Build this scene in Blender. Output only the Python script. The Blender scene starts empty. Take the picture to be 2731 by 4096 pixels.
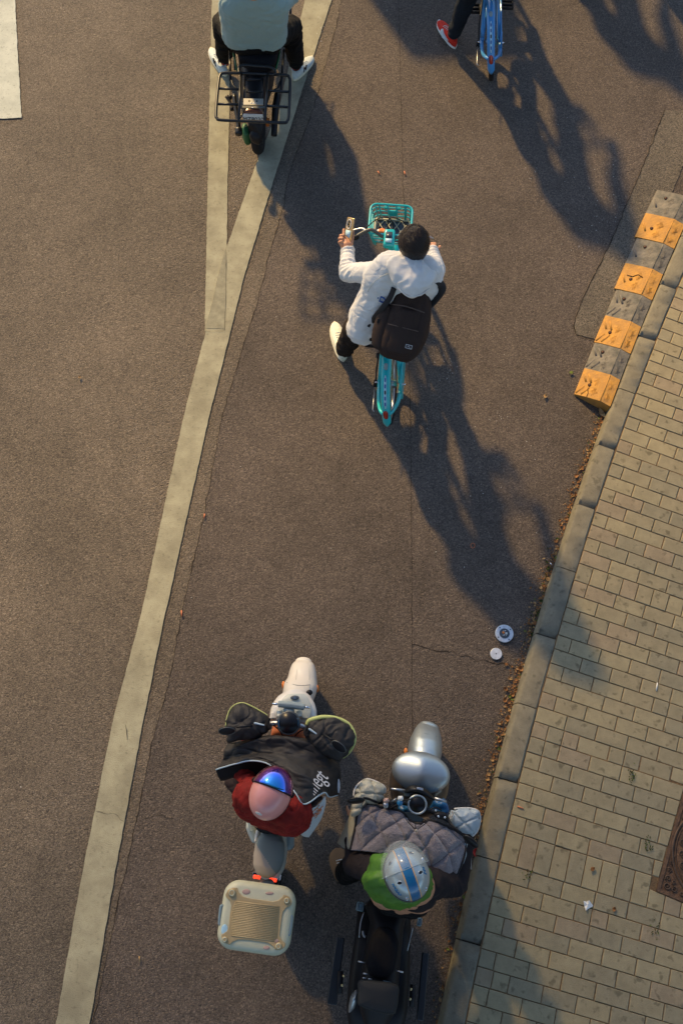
import bpy, bmesh, math, random
from mathutils import Vector, Matrix, noise
import numpy as np
R = math.radians
random.seed(7)
# ---------------------------------------------------------------- camera, sky, sun, exposure
H, F, TILT = 6.73, 4000.0, R(21.2)
cs, sn = math.cos(TILT), math.sin(TILT)
sc = bpy.context.scene
col = sc.collection
cam = bpy.data.objects.new('camera', bpy.data.cameras.new('camera'))
col.objects.link(cam)
cam.location = (0, 0, H); cam.rotation_euler = (TILT, 0, 0)
cam.data.sensor_fit = 'VERTICAL'; cam.data.sensor_height = 36; cam.data.sensor_width = 24
cam.data.lens = F / 4096 * 36
cam.data.clip_start = .05; cam.data.clip_end = 2000
sc.camera = cam
SUN_EL, SUN_DIR = R(30), Vector((.46, -.888, 0)).normalized()       # the way shadows fall on the ground
w = bpy.data.worlds.new('World'); sc.world = w; w.use_nodes = True
nt = w.node_tree
sky = nt.nodes.new('ShaderNodeTexSky'); sky.sky_type = 'NISHITA'; sky.sun_disc = False
sky.sun_elevation = SUN_EL; sky.ozone_density = 2.5
sky.sun_rotation = math.atan2(-SUN_DIR.x, -SUN_DIR.y)
bg = nt.nodes['Background']; bg.inputs['Strength'].default_value = .15
nt.links.new(sky.outputs[0], bg.inputs[0])
sun = bpy.data.objects.new('sun', bpy.data.lights.new('sun', 'SUN')); col.objects.link(sun)
sun.data.energy = 5.0; sun.data.angle = R(2.4); sun.data.color = (1, .67, .28)
d = Vector((SUN_DIR.x * math.cos(SUN_EL), SUN_DIR.y * math.cos(SUN_EL), -math.sin(SUN_EL)))
sun.rotation_euler = d.to_track_quat('-Z', 'Y').to_euler(); sun.location = (-4, 8, 12)
sc.view_settings.view_transform = 'Standard'; sc.view_settings.look = 'None'
sc.view_settings.exposure = 0.42; sc.view_settings.gamma = 1

#TREE
# ---------------------------------------------------------------- photo measurement helpers
def PS(x, y, z=0.):                                    # source pixel + real height -> world point
    u, v = x - 1365.5, 2048 - y
    k = (H - z) / -(v * sn - F * cs)
    return Vector((u * k, (v * cs + F * sn) * k, z))
def P(x, y, z=0.): return PS(x * 1.7417, y * 1.7417, z)
def depth(p): return p[1] * sn - (p[2] - H) * cs
def crop(ox, oy, s):
    def f(x, y, z=0.): return PS(ox + x / s, oy + y / s, z)
    f.m = lambda p, px: px / s * depth(p) / F           # pixels of the crop -> metres at p
    return f
C1 = crop(780, 0, 2.8); C2 = crop(1660, 0, 2.904); C3 = crop(1280, 800, 3.015); C4 = crop(1280, 1180, 3.015)
C5 = crop(840, 2600, 2.529); C6 = crop(840, 3200, 3.409); C7 = crop(1280, 2860, 2.306); C8 = crop(1260, 3500, 2.24)
CR = crop(2200, 700, 2.352); CA = crop(1900, 2400, 1.887); CB = crop(1800, 3200, 1.684); CC = crop(1900, 1600, 1.887)
CD = crop(0, 0, 1 / 1.7417)

# ---------------------------------------------------------------- materials
def mat(name, c, rough=.6, metal=0., var=.0, vs=8., bump=0., bs=60., coat=0., emit=None, alpha=None, trans=0., spec=None, c2=None, sheen=0., spots=0., ss=19):
    m = bpy.data.materials.new(name); m.use_nodes = True
    t = m.node_tree; b = t.nodes['Principled BSDF']; L = t.links.new
    b.inputs['Base Color'].default_value = (*c, 1)
    b.inputs['Roughness'].default_value = rough; b.inputs['Metallic'].default_value = metal
    b.inputs['Coat Weight'].default_value = coat
    if spec is None and rough >= .75: spec = .2
    if spec is not None: b.inputs['Specular IOR Level'].default_value = spec
    if sheen: b.inputs['Sheen Weight'].default_value = sheen
    if trans: b.inputs['Transmission Weight'].default_value = trans
    if alpha is not None: b.inputs['Alpha'].default_value = alpha
    if emit: b.inputs['Emission Color'].default_value = (*emit[0], 1); b.inputs['Emission Strength'].default_value = emit[1]
    tc = t.nodes.new('ShaderNodeTexCoord')
    if var or c2:
        n = t.nodes.new('ShaderNodeTexNoise'); n.inputs['Scale'].default_value = vs; n.inputs['Detail'].default_value = 6
        n.inputs['Roughness'].default_value = .65
        L(tc.outputs['Object'], n.inputs['Vector'])
        r = t.nodes.new('ShaderNodeValToRGB'); L(n.outputs['Fac'], r.inputs[0])
        lo = c2 if c2 else tuple(max(0, k * (1 - var)) for k in c); hi = c if c2 else tuple(min(1, k * (1 + var)) for k in c)
        r.color_ramp.elements[0].position = .35; r.color_ramp.elements[0].color = (*lo, 1)
        r.color_ramp.elements[1].position = .65; r.color_ramp.elements[1].color = (*hi, 1)
        if spots:
            n5 = t.nodes.new('ShaderNodeTexNoise'); n5.inputs['Scale'].default_value = ss; n5.inputs['Detail'].default_value = 2
            L(tc.outputs['Object'], n5.inputs['Vector'])
            oi = t.nodes.new('ShaderNodeObjectInfo'); ad5 = t.nodes.new('ShaderNodeVectorMath'); ad5.operation = 'ADD'; L(tc.outputs['Object'], ad5.inputs[0]); L(oi.outputs['Random'], ad5.inputs[1]); L(ad5.outputs[0], n5.inputs['Vector']); L(ad5.outputs[0], n.inputs['Vector'])
            r5 = t.nodes.new('ShaderNodeValToRGB'); L(n5.outputs['Fac'], r5.inputs[0]); r5.color_ramp.elements[0].position = .60; r5.color_ramp.elements[0].color = (1, 1, 1, 1); r5.color_ramp.elements[1].position = .72; q5 = 1 - spots; r5.color_ramp.elements[1].color = (q5, q5, q5, 1)
            m5 = t.nodes.new('ShaderNodeMix'); m5.data_type = 'RGBA'; m5.blend_type = 'MULTIPLY'; m5.inputs[0].default_value = 1; L(r.outputs[0], m5.inputs[6]); L(r5.outputs[0], m5.inputs[7]); L(m5.outputs[2], b.inputs['Base Color'])
        else: L(r.outputs[0], b.inputs['Base Color'])
    if bump:
        n = t.nodes.new('ShaderNodeTexNoise'); n.inputs['Scale'].default_value = bs; n.inputs['Detail'].default_value = 5
        L(tc.outputs['Object'], n.inputs['Vector'])
        bp = t.nodes.new('ShaderNodeBump'); bp.inputs['Strength'].default_value = bump; bp.inputs['Distance'].default_value = .01
        L(n.outputs['Fac'], bp.inputs['Height']); L(bp.outputs[0], b.inputs['Normal'])
    return m

def asphalt_mat(name, dark, mid, lite, seam=None):
    m = bpy.data.materials.new(name); m.use_nodes = True
    t = m.node_tree; b = t.nodes['Principled BSDF']; L = t.links.new; N = t.nodes.new
    tc = N('ShaderNodeTexCoord')
    def noisen(s, det=4, rg=.6):
        n = N('ShaderNodeTexNoise'); n.inputs['Scale'].default_value = s; n.inputs['Detail'].default_value = det; n.inputs['Roughness'].default_value = rg
        L(tc.outputs['Object'], n.inputs['Vector']); return n
    vo = N('ShaderNodeTexVoronoi'); vo.inputs['Scale'].default_value = 150; vo.inputs['Randomness'].default_value = 1
    n0 = noisen(60, 3)
    mx0 = N('ShaderNodeMix'); mx0.data_type = 'VECTOR'; mx0.inputs[0].default_value = .02
    L(tc.outputs['Object'], mx0.inputs[4]); L(n0.outputs['Color'], mx0.inputs[5]); L(mx0.outputs[1], vo.inputs['Vector'])
    sep = N('ShaderNodeSeparateColor'); L(vo.outputs['Color'], sep.inputs[0])
    r = N('ShaderNodeValToRGB'); L(sep.outputs[0], r.inputs[0])
    e = r.color_ramp.elements
    e[0].position = 0; e[0].color = (*dark, 1); e[1].position = .97; e[1].color = (*lite, 1)
    k = e.new(.25); k.color = (*[a * .8 for a in mid], 1)
    k = e.new(.8); k.color = (*[a * 1.15 for a in mid], 1)
    # stains
    n1 = noisen(.9, 6, .6); n2 = noisen(7, 5, .7)
    mul = N('ShaderNodeMath'); mul.operation = 'MULTIPLY_ADD'; L(n1.outputs['Fac'], mul.inputs[0]); mul.inputs[1].default_value = 1.3; mul.inputs[2].default_value = .12
    mul2 = N('ShaderNodeMath'); mul2.operation = 'MULTIPLY_ADD'; L(n2.outputs['Fac'], mul2.inputs[0]); mul2.inputs[1].default_value = .5; mul2.inputs[2].default_value = .0
    ad = N('ShaderNodeMath'); ad.operation = 'ADD'; L(mul.outputs[0], ad.inputs[0]); L(mul2.outputs[0], ad.inputs[1])
    cm = N('ShaderNodeMix'); cm.data_type = 'RGBA'; cm.blend_type = 'MULTIPLY'; cm.inputs[0].default_value = 1
    L(r.outputs[0], cm.inputs[6]); L(ad.outputs[0], cm.inputs[7]); 
    L(cm.outputs[2], b.inputs['Base Color'])
    b.inputs['Roughness'].default_value = .75; b.inputs['Specular IOR Level'].default_value = .35
    inv = N('ShaderNodeMath'); inv.operation = 'MULTIPLY_ADD'; L(vo.outputs['Distance'], inv.inputs[0]); inv.inputs[1].default_value = -1.0; inv.inputs[2].default_value = 1
    n3 = noisen(45, 4, .7)
    ad2 = N('ShaderNodeMath'); ad2.operation = 'MULTIPLY_ADD'; L(n3.outputs['Fac'], ad2.inputs[0]); ad2.inputs[1].default_value = 1.2; L(inv.outputs[0], ad2.inputs[2])
    bp = N('ShaderNodeBump'); bp.inputs['Strength'].default_value = 1; bp.inputs['Distance'].default_value = .009
    L(ad2.outputs[0], bp.inputs['Height']); L(bp.outputs[0], b.inputs['Normal'])
    return m

M = {}
M['road'] = asphalt_mat('asphalt', (.076, .064, .052), (.166, .136, .103), (.27, .225, .17))
M['road_b'] = asphalt_mat('asphalt_cycle_lane', (.054, .045, .040), (.122, .098, .081), (.205, .165, .135))
M['patch'] = asphalt_mat('asphalt_patch', (.06, .053, .043), (.15, .13, .102), (.24, .205, .155))
M['crack'] = mat('crack', (.030, .024, .018), .95)
M['line'] = mat('road_paint', (.41, .395, .28), .8, c2=(.27, .255, .18), vs=5, spots=.22, ss=45, bump=.5, bs=160)
M['line2'] = mat('road_paint_pale', (.60, .63, .54), .8, c2=(.46, .49, .42), vs=6, spots=.3, ss=60, bump=.5, bs=160)
M['oldline'] = mat('worn_paint', (.34, .33, .24), .85, c2=(.23, .22, .16), vs=14, bump=.5, bs=160)
M['kerb'] = mat('kerb_concrete', (.235, .215, .155), .85, c2=(.17, .155, .115), vs=11, bump=.35, bs=120, spots=.35)
bricks = [mat('paver_%s' % n, c, .88, c2=tuple(k * .8 for k in c), vs=13, bump=.35, bs=150, spots=.4) for n, c in
          (('tan', (.34, .29, .178)), ('sand', (.365, .312, .188)), ('grey', (.31, .272, .175)), ('rosy', (.34, .276, .178)))]
M['sand'] = mat('joint_sand', (.24, .15, .075), .95, c2=(.09, .065, .04), vs=25, bump=.6, bs=120)
M['yellow'] = mat('yellow_rubber', (.56, .29, .06), .75, c2=(.36, .20, .07), vs=10, bump=.5, bs=60)
M['rubber'] = mat('grey_rubber', (.22, .20, .165), .75, c2=(.10, .10, .09), vs=13, bump=.5, bs=60)
M['yel2'] = mat('worn_yellow_ridge', (.52, .26, .05), .8, c2=(.34, .19, .06), vs=30)
M['rub2'] = mat('worn_grey_ridge', (.15, .14, .125), .8)
M['bolt'] = mat('rusty_bolt', (.10, .05, .035), .6, .6)
M['iron'] = mat('rusty_iron', (.19, .105, .055), .7, .35, c2=(.09, .055, .035), vs=22, bump=.5, bs=80)
M['ironp'] = mat('rusty_iron_pattern', (.13, .08, .05), .6, .4, c2=(.07, .045, .03), vs=22)
M['stud'] = mat('stud_steel', (.62, .66, .70), .45, .5, var=.15, vs=60)
M['studd'] = mat('stud_dark', (.06, .08, .10), .4)
M['orange'] = mat('orange_lens', (.75, .22, .03), .3)
M['white'] = mat('white_bits', (.75, .75, .70), .7)
M['black'] = mat('black_plastic', (.010, .010, .012), .5, spec=.25)
M['blackm'] = mat('black_metal', (.016, .018, .020), .33, .3)
M['tyre'] = mat('tyre_rubber', (.017, .016, .016), .8, bump=.6, bs=90)
M['seatblk'] = mat('black_vinyl', (.009, .009, .011), .75, spec=.12, bump=.25, bs=200)
M['glass'] = mat('black_glass', (.008, .008, .01), .3, spec=.3)
M['chrome'] = mat('chrome', (.75, .76, .78), .15, 1)
M['steel'] = mat('brushed_steel', (.45, .46, .47), .35, .9)
M['green'] = mat('green_plastic', (.012, .11, .035), .5)
M['plate'] = mat('plate_white', (.70, .72, .72), .45)
M['ink'] = mat('ink_black', (.01, .01, .012), .6)
M['inkb'] = mat('ink_blue', (.02, .10, .35), .5)
M['skin'] = mat('skin', (.52, .25, .135), .5, var=.12, vs=30, bump=.1, bs=200)
M['bagz'] = mat('bag_seam_lit', (.10, .066, .05), .7)  # seams and zips paler than the bag, lit edges put into their colour
M['strand2'] = mat('hair_strand_sunlit', (.038, .024, .017), .35)  # paler strands, sun highlights on the hair put into the colour
M['strand'] = mat('hair_strand', (.030, .018, .012), .35)  # lighter than the hair base, highlight mixed into its colour
M['barm'] = mat('grey_metal', (.11, .115, .11), .4, .5)
M['hair'] = mat('hair', (.014, .010, .008), .38, bump=.9, bs=160)
M['skyblue_shirt'] = mat('pale_teal_cotton', (.27, .37, .345), .85, bump=.2, bs=240, sheen=.2)
M['pale_shirt'] = mat('white_cotton', (.74, .75, .73), .85, bump=.2, bs=240, sheen=.2)
M['blackpants'] = mat('black_trousers', (.006, .006, .006), .8, bump=.4, bs=150)
M['brownpants'] = mat('dark_brown_trousers', (.022, .016, .013), .85, bump=.4, bs=150)
M['navypants'] = mat('navy_trousers', (.012, .017, .024), .85, bump=.4, bs=150)
M['hoodie'] = mat('off_white_hoodie', (.72, .71, .67), .85, var=.05, vs=10, bump=.25, bs=220, sheen=.2)
M['bag'] = mat('dark_brown_nylon', (.040, .026, .021), .8, bump=.35, bs=180)
M['bagtrim'] = mat('black_webbing', (.012, .010, .010), .7)
M['sneaker'] = mat('cream_sneaker', (.70, .70, .57), .7, var=.1, vs=40)
M['sneaker_b'] = mat('pale_blue_sneaker', (.52, .60, .60), .7, var=.1, vs=40)
M['sole'] = mat('cream_sole', (.66, .63, .48), .7)
M['redshoe'] = mat('red_knit', (.62, .035, .02), .75, var=.2, vs=90)
M['sock'] = mat('red_sock', (.35, .06, .04), .8)
M['teal'] = mat('teal_paint', (.01, .48, .50), .35, coat=.4)
M['blue'] = mat('sky_blue_paint', (.045, .26, .58), .35, coat=.4)
M['beigepl'] = mat('basket_mesh_plastic', (.42, .40, .30), .6)
M['dimglass'] = mat('solar_panel', (.045, .055, .075), .25)
M['sticker'] = mat('sticker_paleblue', (.42, .66, .78), .5)
M['red'] = mat('red_reflector', (.38, .02, .012), .25, coat=.6)
M['tail'] = mat('lit_tail_lamp', (.8, .03, .01), .3, emit=((1, .05, .015), 1.3))
M['pearl'] = mat('pearl_white_paint', (.70, .66, .59), .35, coat=.5)
M['pearlg'] = mat('pale_grey_green_plastic', (.50, .52, .46), .4, coat=.2)
M['greyblue'] = mat('grey_blue_plastic', (.28, .34, .34), .45)
M['greyseat'] = mat('grey_green_vinyl', (.20, .235, .22), .6, bump=.15, bs=300)
M['beigeseat'] = mat('beige_vinyl', (.40, .34, .275), .6, bump=.15, bs=300)
M['quiltblk'] = mat('black_nylon', (.034, .031, .029), .62, bump=.2, bs=35, spec=.3)
M['inner'] = mat('black_lining', (.012, .011, .012), .8)
M['lime'] = mat('lime_piping', (.62, .66, .22), .6)
M['pipe'] = mat('grey_piping', (.45, .56, .62), .6)
M['print'] = mat('silver_print', (.62, .64, .64), .5)
M['orangebody'] = mat('orange_plastic', (.62, .19, .075), .5, bump=.2, bs=90)
M['redjkt'] = mat('red_padded_jacket', (.20, .012, .009), .75, var=.3, vs=14, bump=.4, bs=50)
M['darkjkt'] = mat('dark_brown_jacket', (.03, .018, .016), .8, bump=.4, bs=70)
M['whitecloth'] = mat('white_cloth', (.62, .66, .64), .8, var=.06, vs=9)
M['orangeprint'] = mat('orange_print', (.75, .22, .06), .7)
M['pink'] = mat('pink_helmet_shell', (.76, .31, .27), .35, coat=.4, var=.04, vs=14)
M['casecream'] = mat('cream_case_plastic', (.58, .57, .40), .45, var=.05, vs=8)
M['casetan'] = mat('tan_case_plastic', (.46, .345, .175), .5, var=.05, vs=8)
M['handle'] = mat('blue_grey_handle', (.22, .30, .32), .4)
M['silver'] = mat('silver_paint', (.40, .46, .49), .42, .75, coat=.5, bump=.02, bs=300)
M['quiltgrey'] = mat('grey_plush', (.235, .20, .205), .95, c2=(.165, .145, .155), vs=50, bump=.8, bs=110, sheen=.5)
M['leather'] = mat('silver_beige_leather', (.40, .385, .30), .45, bump=.3, bs=60)
M['leatherb'] = mat('pale_blue_leather', (.33, .39, .42), .45, bump=.3, bs=60)
M['bluebag'] = mat('blue_film', (.012, .10, .25), .4)
M['greenvest'] = mat('green_vest', (.085, .22, .015), .6, c2=(.05, .15, .015), vs=6, bump=.3, bs=40)
M['helm'] = mat('silver_helmet_shell', (.42, .50, .52), .3, .35, coat=.6)
M['helmblue'] = mat('helmet_blue_stripe', (.01, .15, .33), .3, coat=.6)
M['helmorange'] = mat('helmet_orange_line', (.72, .40, .15), .4)
M['clear'] = mat('clear_visor', (.75, .8, .78), .08, trans=.0, alpha=.22, coat=.6)
M['tan_shoe'] = mat('tan_slipper', (.20, .12, .065), .8)
M['bluepad'] = mat('ribbed_peg_rubber', (.22, .34, .38), .6)
M['leaf'] = mat('dry_leaf', (.38, .19, .075), .8, c2=(.20, .10, .045), vs=40)
M['leaf2'] = mat('pale_dry_leaf', (.52, .37, .18), .8, c2=(.34, .2, .09), vs=40)
M['leafg'] = mat('green_leaf', (.16, .21, .05), .8)
M['moss'] = mat('moss', (.05, .065, .02), .95)
M['gold'] = mat('gold_phone_case', (.62, .42, .20), .25, .7)
M['pinkpaper'] = mat('beige_trim', (.5, .33, .27), .7)
M['gloss'] = mat('gloss_black', (.010, .010, .011), .35, spec=.3)
M['gloss2'] = mat('satin_black', (.014, .017, .020), .45)
M['seatsheen'] = mat('dark_grey_lid', (.022, .024, .026), .6, spec=.2)
M['bodybrown'] = mat('dark_bronze_paint', (.05, .038, .030), .3, coat=.5)
M['darkjkt2'] = mat('dark_grey_brown_cloth', (.022, .017, .018), .85, bump=.4, bs=70)
M['brass'] = mat('brass_screw', (.75, .62, .32), .3, .9)
M['redscrap'] = mat('red_scrap', (.6, .03, .02), .7)
M['bark'] = mat('bark', (.16, .13, .10), .9)
M['treeleaf'] = mat('tree_leaf', (.06, .09, .03), .7)
M['concrete'] = mat('bridge_concrete', (.3, .29, .27), .85, var=.15, vs=3)

def iridescent():
    m = bpy.data.materials.new('iridium_visor'); m.use_nodes = True
    t = m.node_tree; b = t.nodes['Principled BSDF']; L = t.links.new
    lw = t.nodes.new('ShaderNodeLayerWeight'); lw.inputs['Blend'].default_value = .45
    r = t.nodes.new('ShaderNodeValToRGB'); L(lw.outputs['Facing'], r.inputs[0])
    e = r.color_ramp.elements
    e[0].position = .0; e[0].color = (.03, .45, .85, 1); e[1].position = .75; e[1].color = (.42, .01, .03, 1)
    k = e.new(.22); k.color = (.03, .12, .75, 1)
    k = e.new(.45); k.color = (.20, .02, .42, 1)
    L(r.outputs[0], b.inputs['Base Color'])
    b.inputs['Metallic'].default_value = .85; b.inputs['Roughness'].default_value = .12; b.inputs['Coat Weight'].default_value = 1
    return m
M['visor'] = iridescent()

# ---------------------------------------------------------------- mesh helpers
def V(*a): return Vector(a[0] if len(a) == 1 else a)
def worldloc(o):
    v = Vector((0, 0, 0))
    while o: v += o.location; o = o.parent
    return v
class MB:
    def __init__(s): s.v = []; s.f = []; s.m = []
    def add(s, vs, fs, mi=0):
        o = len(s.v); s.v += [tuple(p) for p in vs]
        s.f += [tuple(i + o for i in f) for f in fs]; s.m += [mi] * len(fs); return s
    def rings(s, rs, closed=False, cap=True, mi=0):
        n = len(rs[0]); fs = []
        K = len(rs)
        for i in range(K - 1 + (1 if closed else 0)):
            a, b_ = i * n, ((i + 1) % K) * n
            for j in range(n):
                fs.append((a + j, a + (j + 1) % n, b_ + (j + 1) % n, b_ + j))
        if cap and not closed:
            fs.append(tuple(range(n))[::-1]); fs.append(tuple(range((K - 1) * n, K * n)))
        return s.add([p for r_ in rs for p in r_], fs, mi)
    def tube(s, pts, r, n=8, closed=False, flat=1., up=None, smooth=0, mi=0):
        pts = [Vector(p) for p in pts]
        rr = r if isinstance(r, (list, tuple)) else [r] * len(pts)
        if smooth: pts, rr = spline(pts, smooth, closed, rr)
        K = len(pts); rs = []
        side0 = None
        for i, p in enumerate(pts):
            a = pts[(i - 1) % K] if (closed or i) else p; b_ = pts[(i + 1) % K] if (closed or i < K - 1) else p
            t = (b_ - a); t = t.normalized() if t.length > 1e-9 else Vector((0, 0, 1))
            if side0 is None:
                u = Vector(up) if up is not None else Vector((0, 0, 1))
                if abs(t.dot(u)) > .95: u = Vector((0, 1, 0))
                side0 = t.cross(u).normalized()
            elif up is not None and abs(t.dot(Vector(up))) < .95:
                side0 = t.cross(Vector(up)).normalized()
            side = (side0 - t * side0.dot(t)); side = side.normalized() if side.length > 1e-6 else side0
            side0 = side; nn = side.cross(t)
            rs.append([p + side * (math.cos(2 * math.pi * j / n) * rr[i]) + nn * (math.sin(2 * math.pi * j / n) * rr[i] * flat) for j in range(n)])
        return s.rings(rs, closed, True, mi)
    def cap(s, a, b_, ra, rb, n=14):                    # rounded capsule
        a, b_ = Vector(a), Vector(b_); d_ = (b_ - a); L_ = d_.length
        t = d_ / L_ if L_ > 1e-6 else Vector((0, 0, 1))
        pts, rr = [], []
        for k in (-90, -65, -40, -15, 0):
            pts.append(a + t * math.sin(R(k)) * ra); rr.append(max(.0008, math.cos(R(k)) * ra))
        for k in (0, 15, 40, 65, 90):
            pts.append(b_ + t * math.sin(R(k)) * rb); rr.append(max(.0008, math.cos(R(k)) * rb))
        return s.tube(pts, rr, n)
    def ell(s, c, rad, X=None, Y=None, Z=None, n=16, k=10, mi=0):
        c = Vector(c); X = Vector(X or (1, 0, 0)); Y = Vector(Y or (0, 1, 0)); Z = Vector(Z or (0, 0, 1)); rs = []
        for i in range(k + 1):
            ph = -math.pi / 2 + math.pi * i / k
            cr = max(math.cos(ph), .01)
            rs.append([c + X * (rad[0] * cr * math.cos(2 * math.pi * j / n)) + Y * (rad[1] * cr * math.sin(2 * math.pi * j / n)) + Z * (rad[2] * math.sin(ph)) for j in range(n)])
        return s.rings(rs, mi=mi)
    def box(s, c, size, X=None, Y=None, Z=None, mi=0):
        c = Vector(c); X = Vector(X or (1, 0, 0)); Y = Vector(Y or (0, 1, 0)); Z = Vector(Z or (0, 0, 1))
        hx, hy, hz = [q / 2 for q in size]
        vs = [c + X * (sx * hx) + Y * (sy * hy) + Z * (sz * hz) for sz in (-1, 1) for sy in (-1, 1) for sx in (-1, 1)]
        return s.add(vs, [(0, 2, 3, 1), (4, 5, 7, 6), (0, 1, 5, 4), (2, 6, 7, 3), (0, 4, 6, 2), (1, 3, 7, 5)], mi)
    def prism(s, poly, dz, mi=0):                       # poly: world points, extruded by vector dz
        n = len(poly); dz = Vector(dz)
        vs = [Vector(p) for p in poly] + [Vector(p) + dz for p in poly]
        fs = [tuple(range(n))[::-1], tuple(range(n, 2 * n))] + [(i, (i + 1) % n, n + (i + 1) % n, n + i) for i in range(n)]
        return s.add(vs, fs, mi)
    def grid(s, fn, nu, nv, mi=0):
        vs = [fn(i / nu, j / nv) for j in range(nv + 1) for i in range(nu + 1)]
        fs = [(j * (nu + 1) + i, j * (nu + 1) + i + 1, (j + 1) * (nu + 1) + i + 1, (j + 1) * (nu + 1) + i) for j in range(nv) for i in range(nu)]
        return s.add(vs, fs, mi)
    def build(s, name, m, parent=None, smooth=True, bevel=0, solid=0, sub=0, remesh=0, sm=0, disp=None, fold=None, matfn=None, label=None, cat=None, group=None, kind=None, base=None):
        me = bpy.data.meshes.new(name)
        o = bpy.data.objects.new(name, me); col.objects.link(o)
        if parent is not None: org = worldloc(parent)
        elif base is not None: org = Vector(base)
        else:
            a = np.array(s.v); org = Vector(((a[:, 0].min() + a[:, 0].max()) / 2, (a[:, 1].min() + a[:, 1].max()) / 2, a[:, 2].min()))
        if parent is not None: o.parent = parent
        else: o.location = org
        me.from_pydata([(x - org.x, y - org.y, z - org.z) for x, y, z in s.v], [], s.f)
        ms = m if isinstance(m, (list, tuple)) else [m]
        for q in ms: me.materials.append(q)
        if len(ms) > 1: me.polygons.foreach_set('material_index', s.m)
        bm = bmesh.new(); bm.from_mesh(me); bmesh.ops.recalc_face_normals(bm, faces=bm.faces); bm.to_mesh(me); bm.free()
        if remesh:
            q = o.modifiers.new('r', 'REMESH'); q.mode = 'VOXEL'; q.voxel_size = remesh
            if sm: q = o.modifiers.new('s', 'SMOOTH'); q.factor = .6; q.iterations = sm
        if bevel: q = o.modifiers.new('b', 'BEVEL'); q.width = bevel; q.segments = 2; q.limit_method = 'ANGLE'; q.angle_limit = R(35)
        if sub: q = o.modifiers.new('u', 'SUBSURF'); q.levels = sub; q.render_levels = sub
        if fold or disp or remesh or sub:
            bpy.context.view_layer.update()
            me2 = bpy.data.meshes.new_from_object(o.evaluated_get(bpy.context.evaluated_depsgraph_get()))
            o.modifiers.clear(); o.data = me2; bpy.data.meshes.remove(me); me = me2; me.name = name
            if fold or disp:
                vs = me.vertices; nrm = [v_.normal.copy() for v_ in vs]
                for i, v_ in enumerate(vs):
                    p = v_.co + org
                    dd = 0.
                    if fold: dd += fold(p)
                    if disp:
                        dd += noise.noise(p * disp[1]) * disp[0]
                    v_.co += nrm[i] * dd
                me.update()
        if matfn:
            for pg in me.polygons: pg.material_index = matfn(pg.center + org)
        if solid: q = o.modifiers.new('t', 'SOLIDIFY'); q.thickness = solid; q.offset = 0
        if smooth:
            me.polygons.foreach_set('use_smooth', [True] * len(me.polygons))
            if (bevel or smooth == 2) :
                try: me.set_sharp_from_angle(angle=R(40))
                except Exception: pass
        tag(o, label, cat, group, kind)
        return o
def tag(o, label=None, cat=None, group=None, kind=None):
    if label: o['label'] = label
    if cat: o['category'] = cat
    if group: o['group'] = group
    if kind: o['kind'] = kind
    return o
def thing(name, label, cat, loc, group=None):
    o = bpy.data.objects.new(name, None); col.objects.link(o); o.empty_display_size = .1
    o.location = loc; return tag(o, label, cat, group)
def spline(pts, k, closed=False, rr=None):
    pts = [Vector(p) for p in pts]; n = len(pts); out = []; ro = []
    rng = n if closed else n - 1
    for i in range(rng):
        p0 = pts[(i - 1) % n] if (closed or i) else pts[0]; p1 = pts[i]; p2 = pts[(i + 1) % n]
        p3 = pts[(i + 2) % n] if (closed or i + 2 < n) else pts[-1]
        for j in range(k):
            t = j / k
            out.append(.5 * ((2 * p1) + (p2 - p0) * t + (2 * p0 - 5 * p1 + 4 * p2 - p3) * t * t + (3 * p1 - p0 - 3 * p2 + p3) * t ** 3))
            if rr: ro.append(rr[i] * (1 - t) + rr[(i + 1) % n] * t)
    if not closed:
        out.append(pts[-1]); 
        if rr: ro.append(rr[-1])
    return (out, ro) if rr else out
def loft(cv, spine, n=28, e=2.4, k=5, round_end=(True, True), tilt=0.):
    """closed shell along a centre line measured in crop pixels: (x, y, half width px, z low, z high)"""
    pts = [cv(x, y, (z0 + z1) / 2) for x, y, hw, z0, z1 in spine]
    hw = [cv.m(p, q[2]) for p, q in zip(pts, spine)]; hz = [(q[4] - q[3]) / 2 for q in spine]
    zc = [p.z for p in pts]
    P2, W2 = spline(pts, k, False, hw); _, Z2 = spline(pts, k, False, hz)
    rs = []; K = len(P2)
    for i, p in enumerate(P2):
        a = P2[max(0, i - 1)]; b_ = P2[min(K - 1, i + 1)]; t = (b_ - a); t.z = 0; t.normalize()
        sd = Vector((t.y, -t.x, 0)); ring = []
        for j in range(n):
            an = 2 * math.pi * j / n; ca, sa = math.cos(an), math.sin(an)
            ring.append(p + sd * (W2[i] * math.copysign(abs(ca) ** (2 / e), ca)) + Vector((0, 0, 1)) * (Z2[i] * math.copysign(abs(sa) ** (2 / e), sa)))
        rs.append(ring)
    def endrings(ring, c, t, L_):
        o = []
        for q in (.35, .7, .92, 1.):
            kk = math.sqrt(max(0, 1 - q * q)) if q < 1 else .06
            o.append([c + (p - c) * kk + t * L_ * q for p in ring])
        return o
    def mean(r_): return sum(r_, Vector()) / len(r_)
    if round_end[0]:
        t = (P2[0] - P2[1]); t.z = 0; t.normalize(); rs = endrings(rs[0], mean(rs[0]), t, min(W2[0], Z2[0]) * .6)[::-1] + rs
    if round_end[1]:
        t = (P2[-1] - P2[-2]); t.z = 0; t.normalize(); rs = rs + endrings(rs[-1], mean(rs[-1]), t, min(W2[-1], Z2[-1]) * .6)
    return MB().rings(rs)
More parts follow.
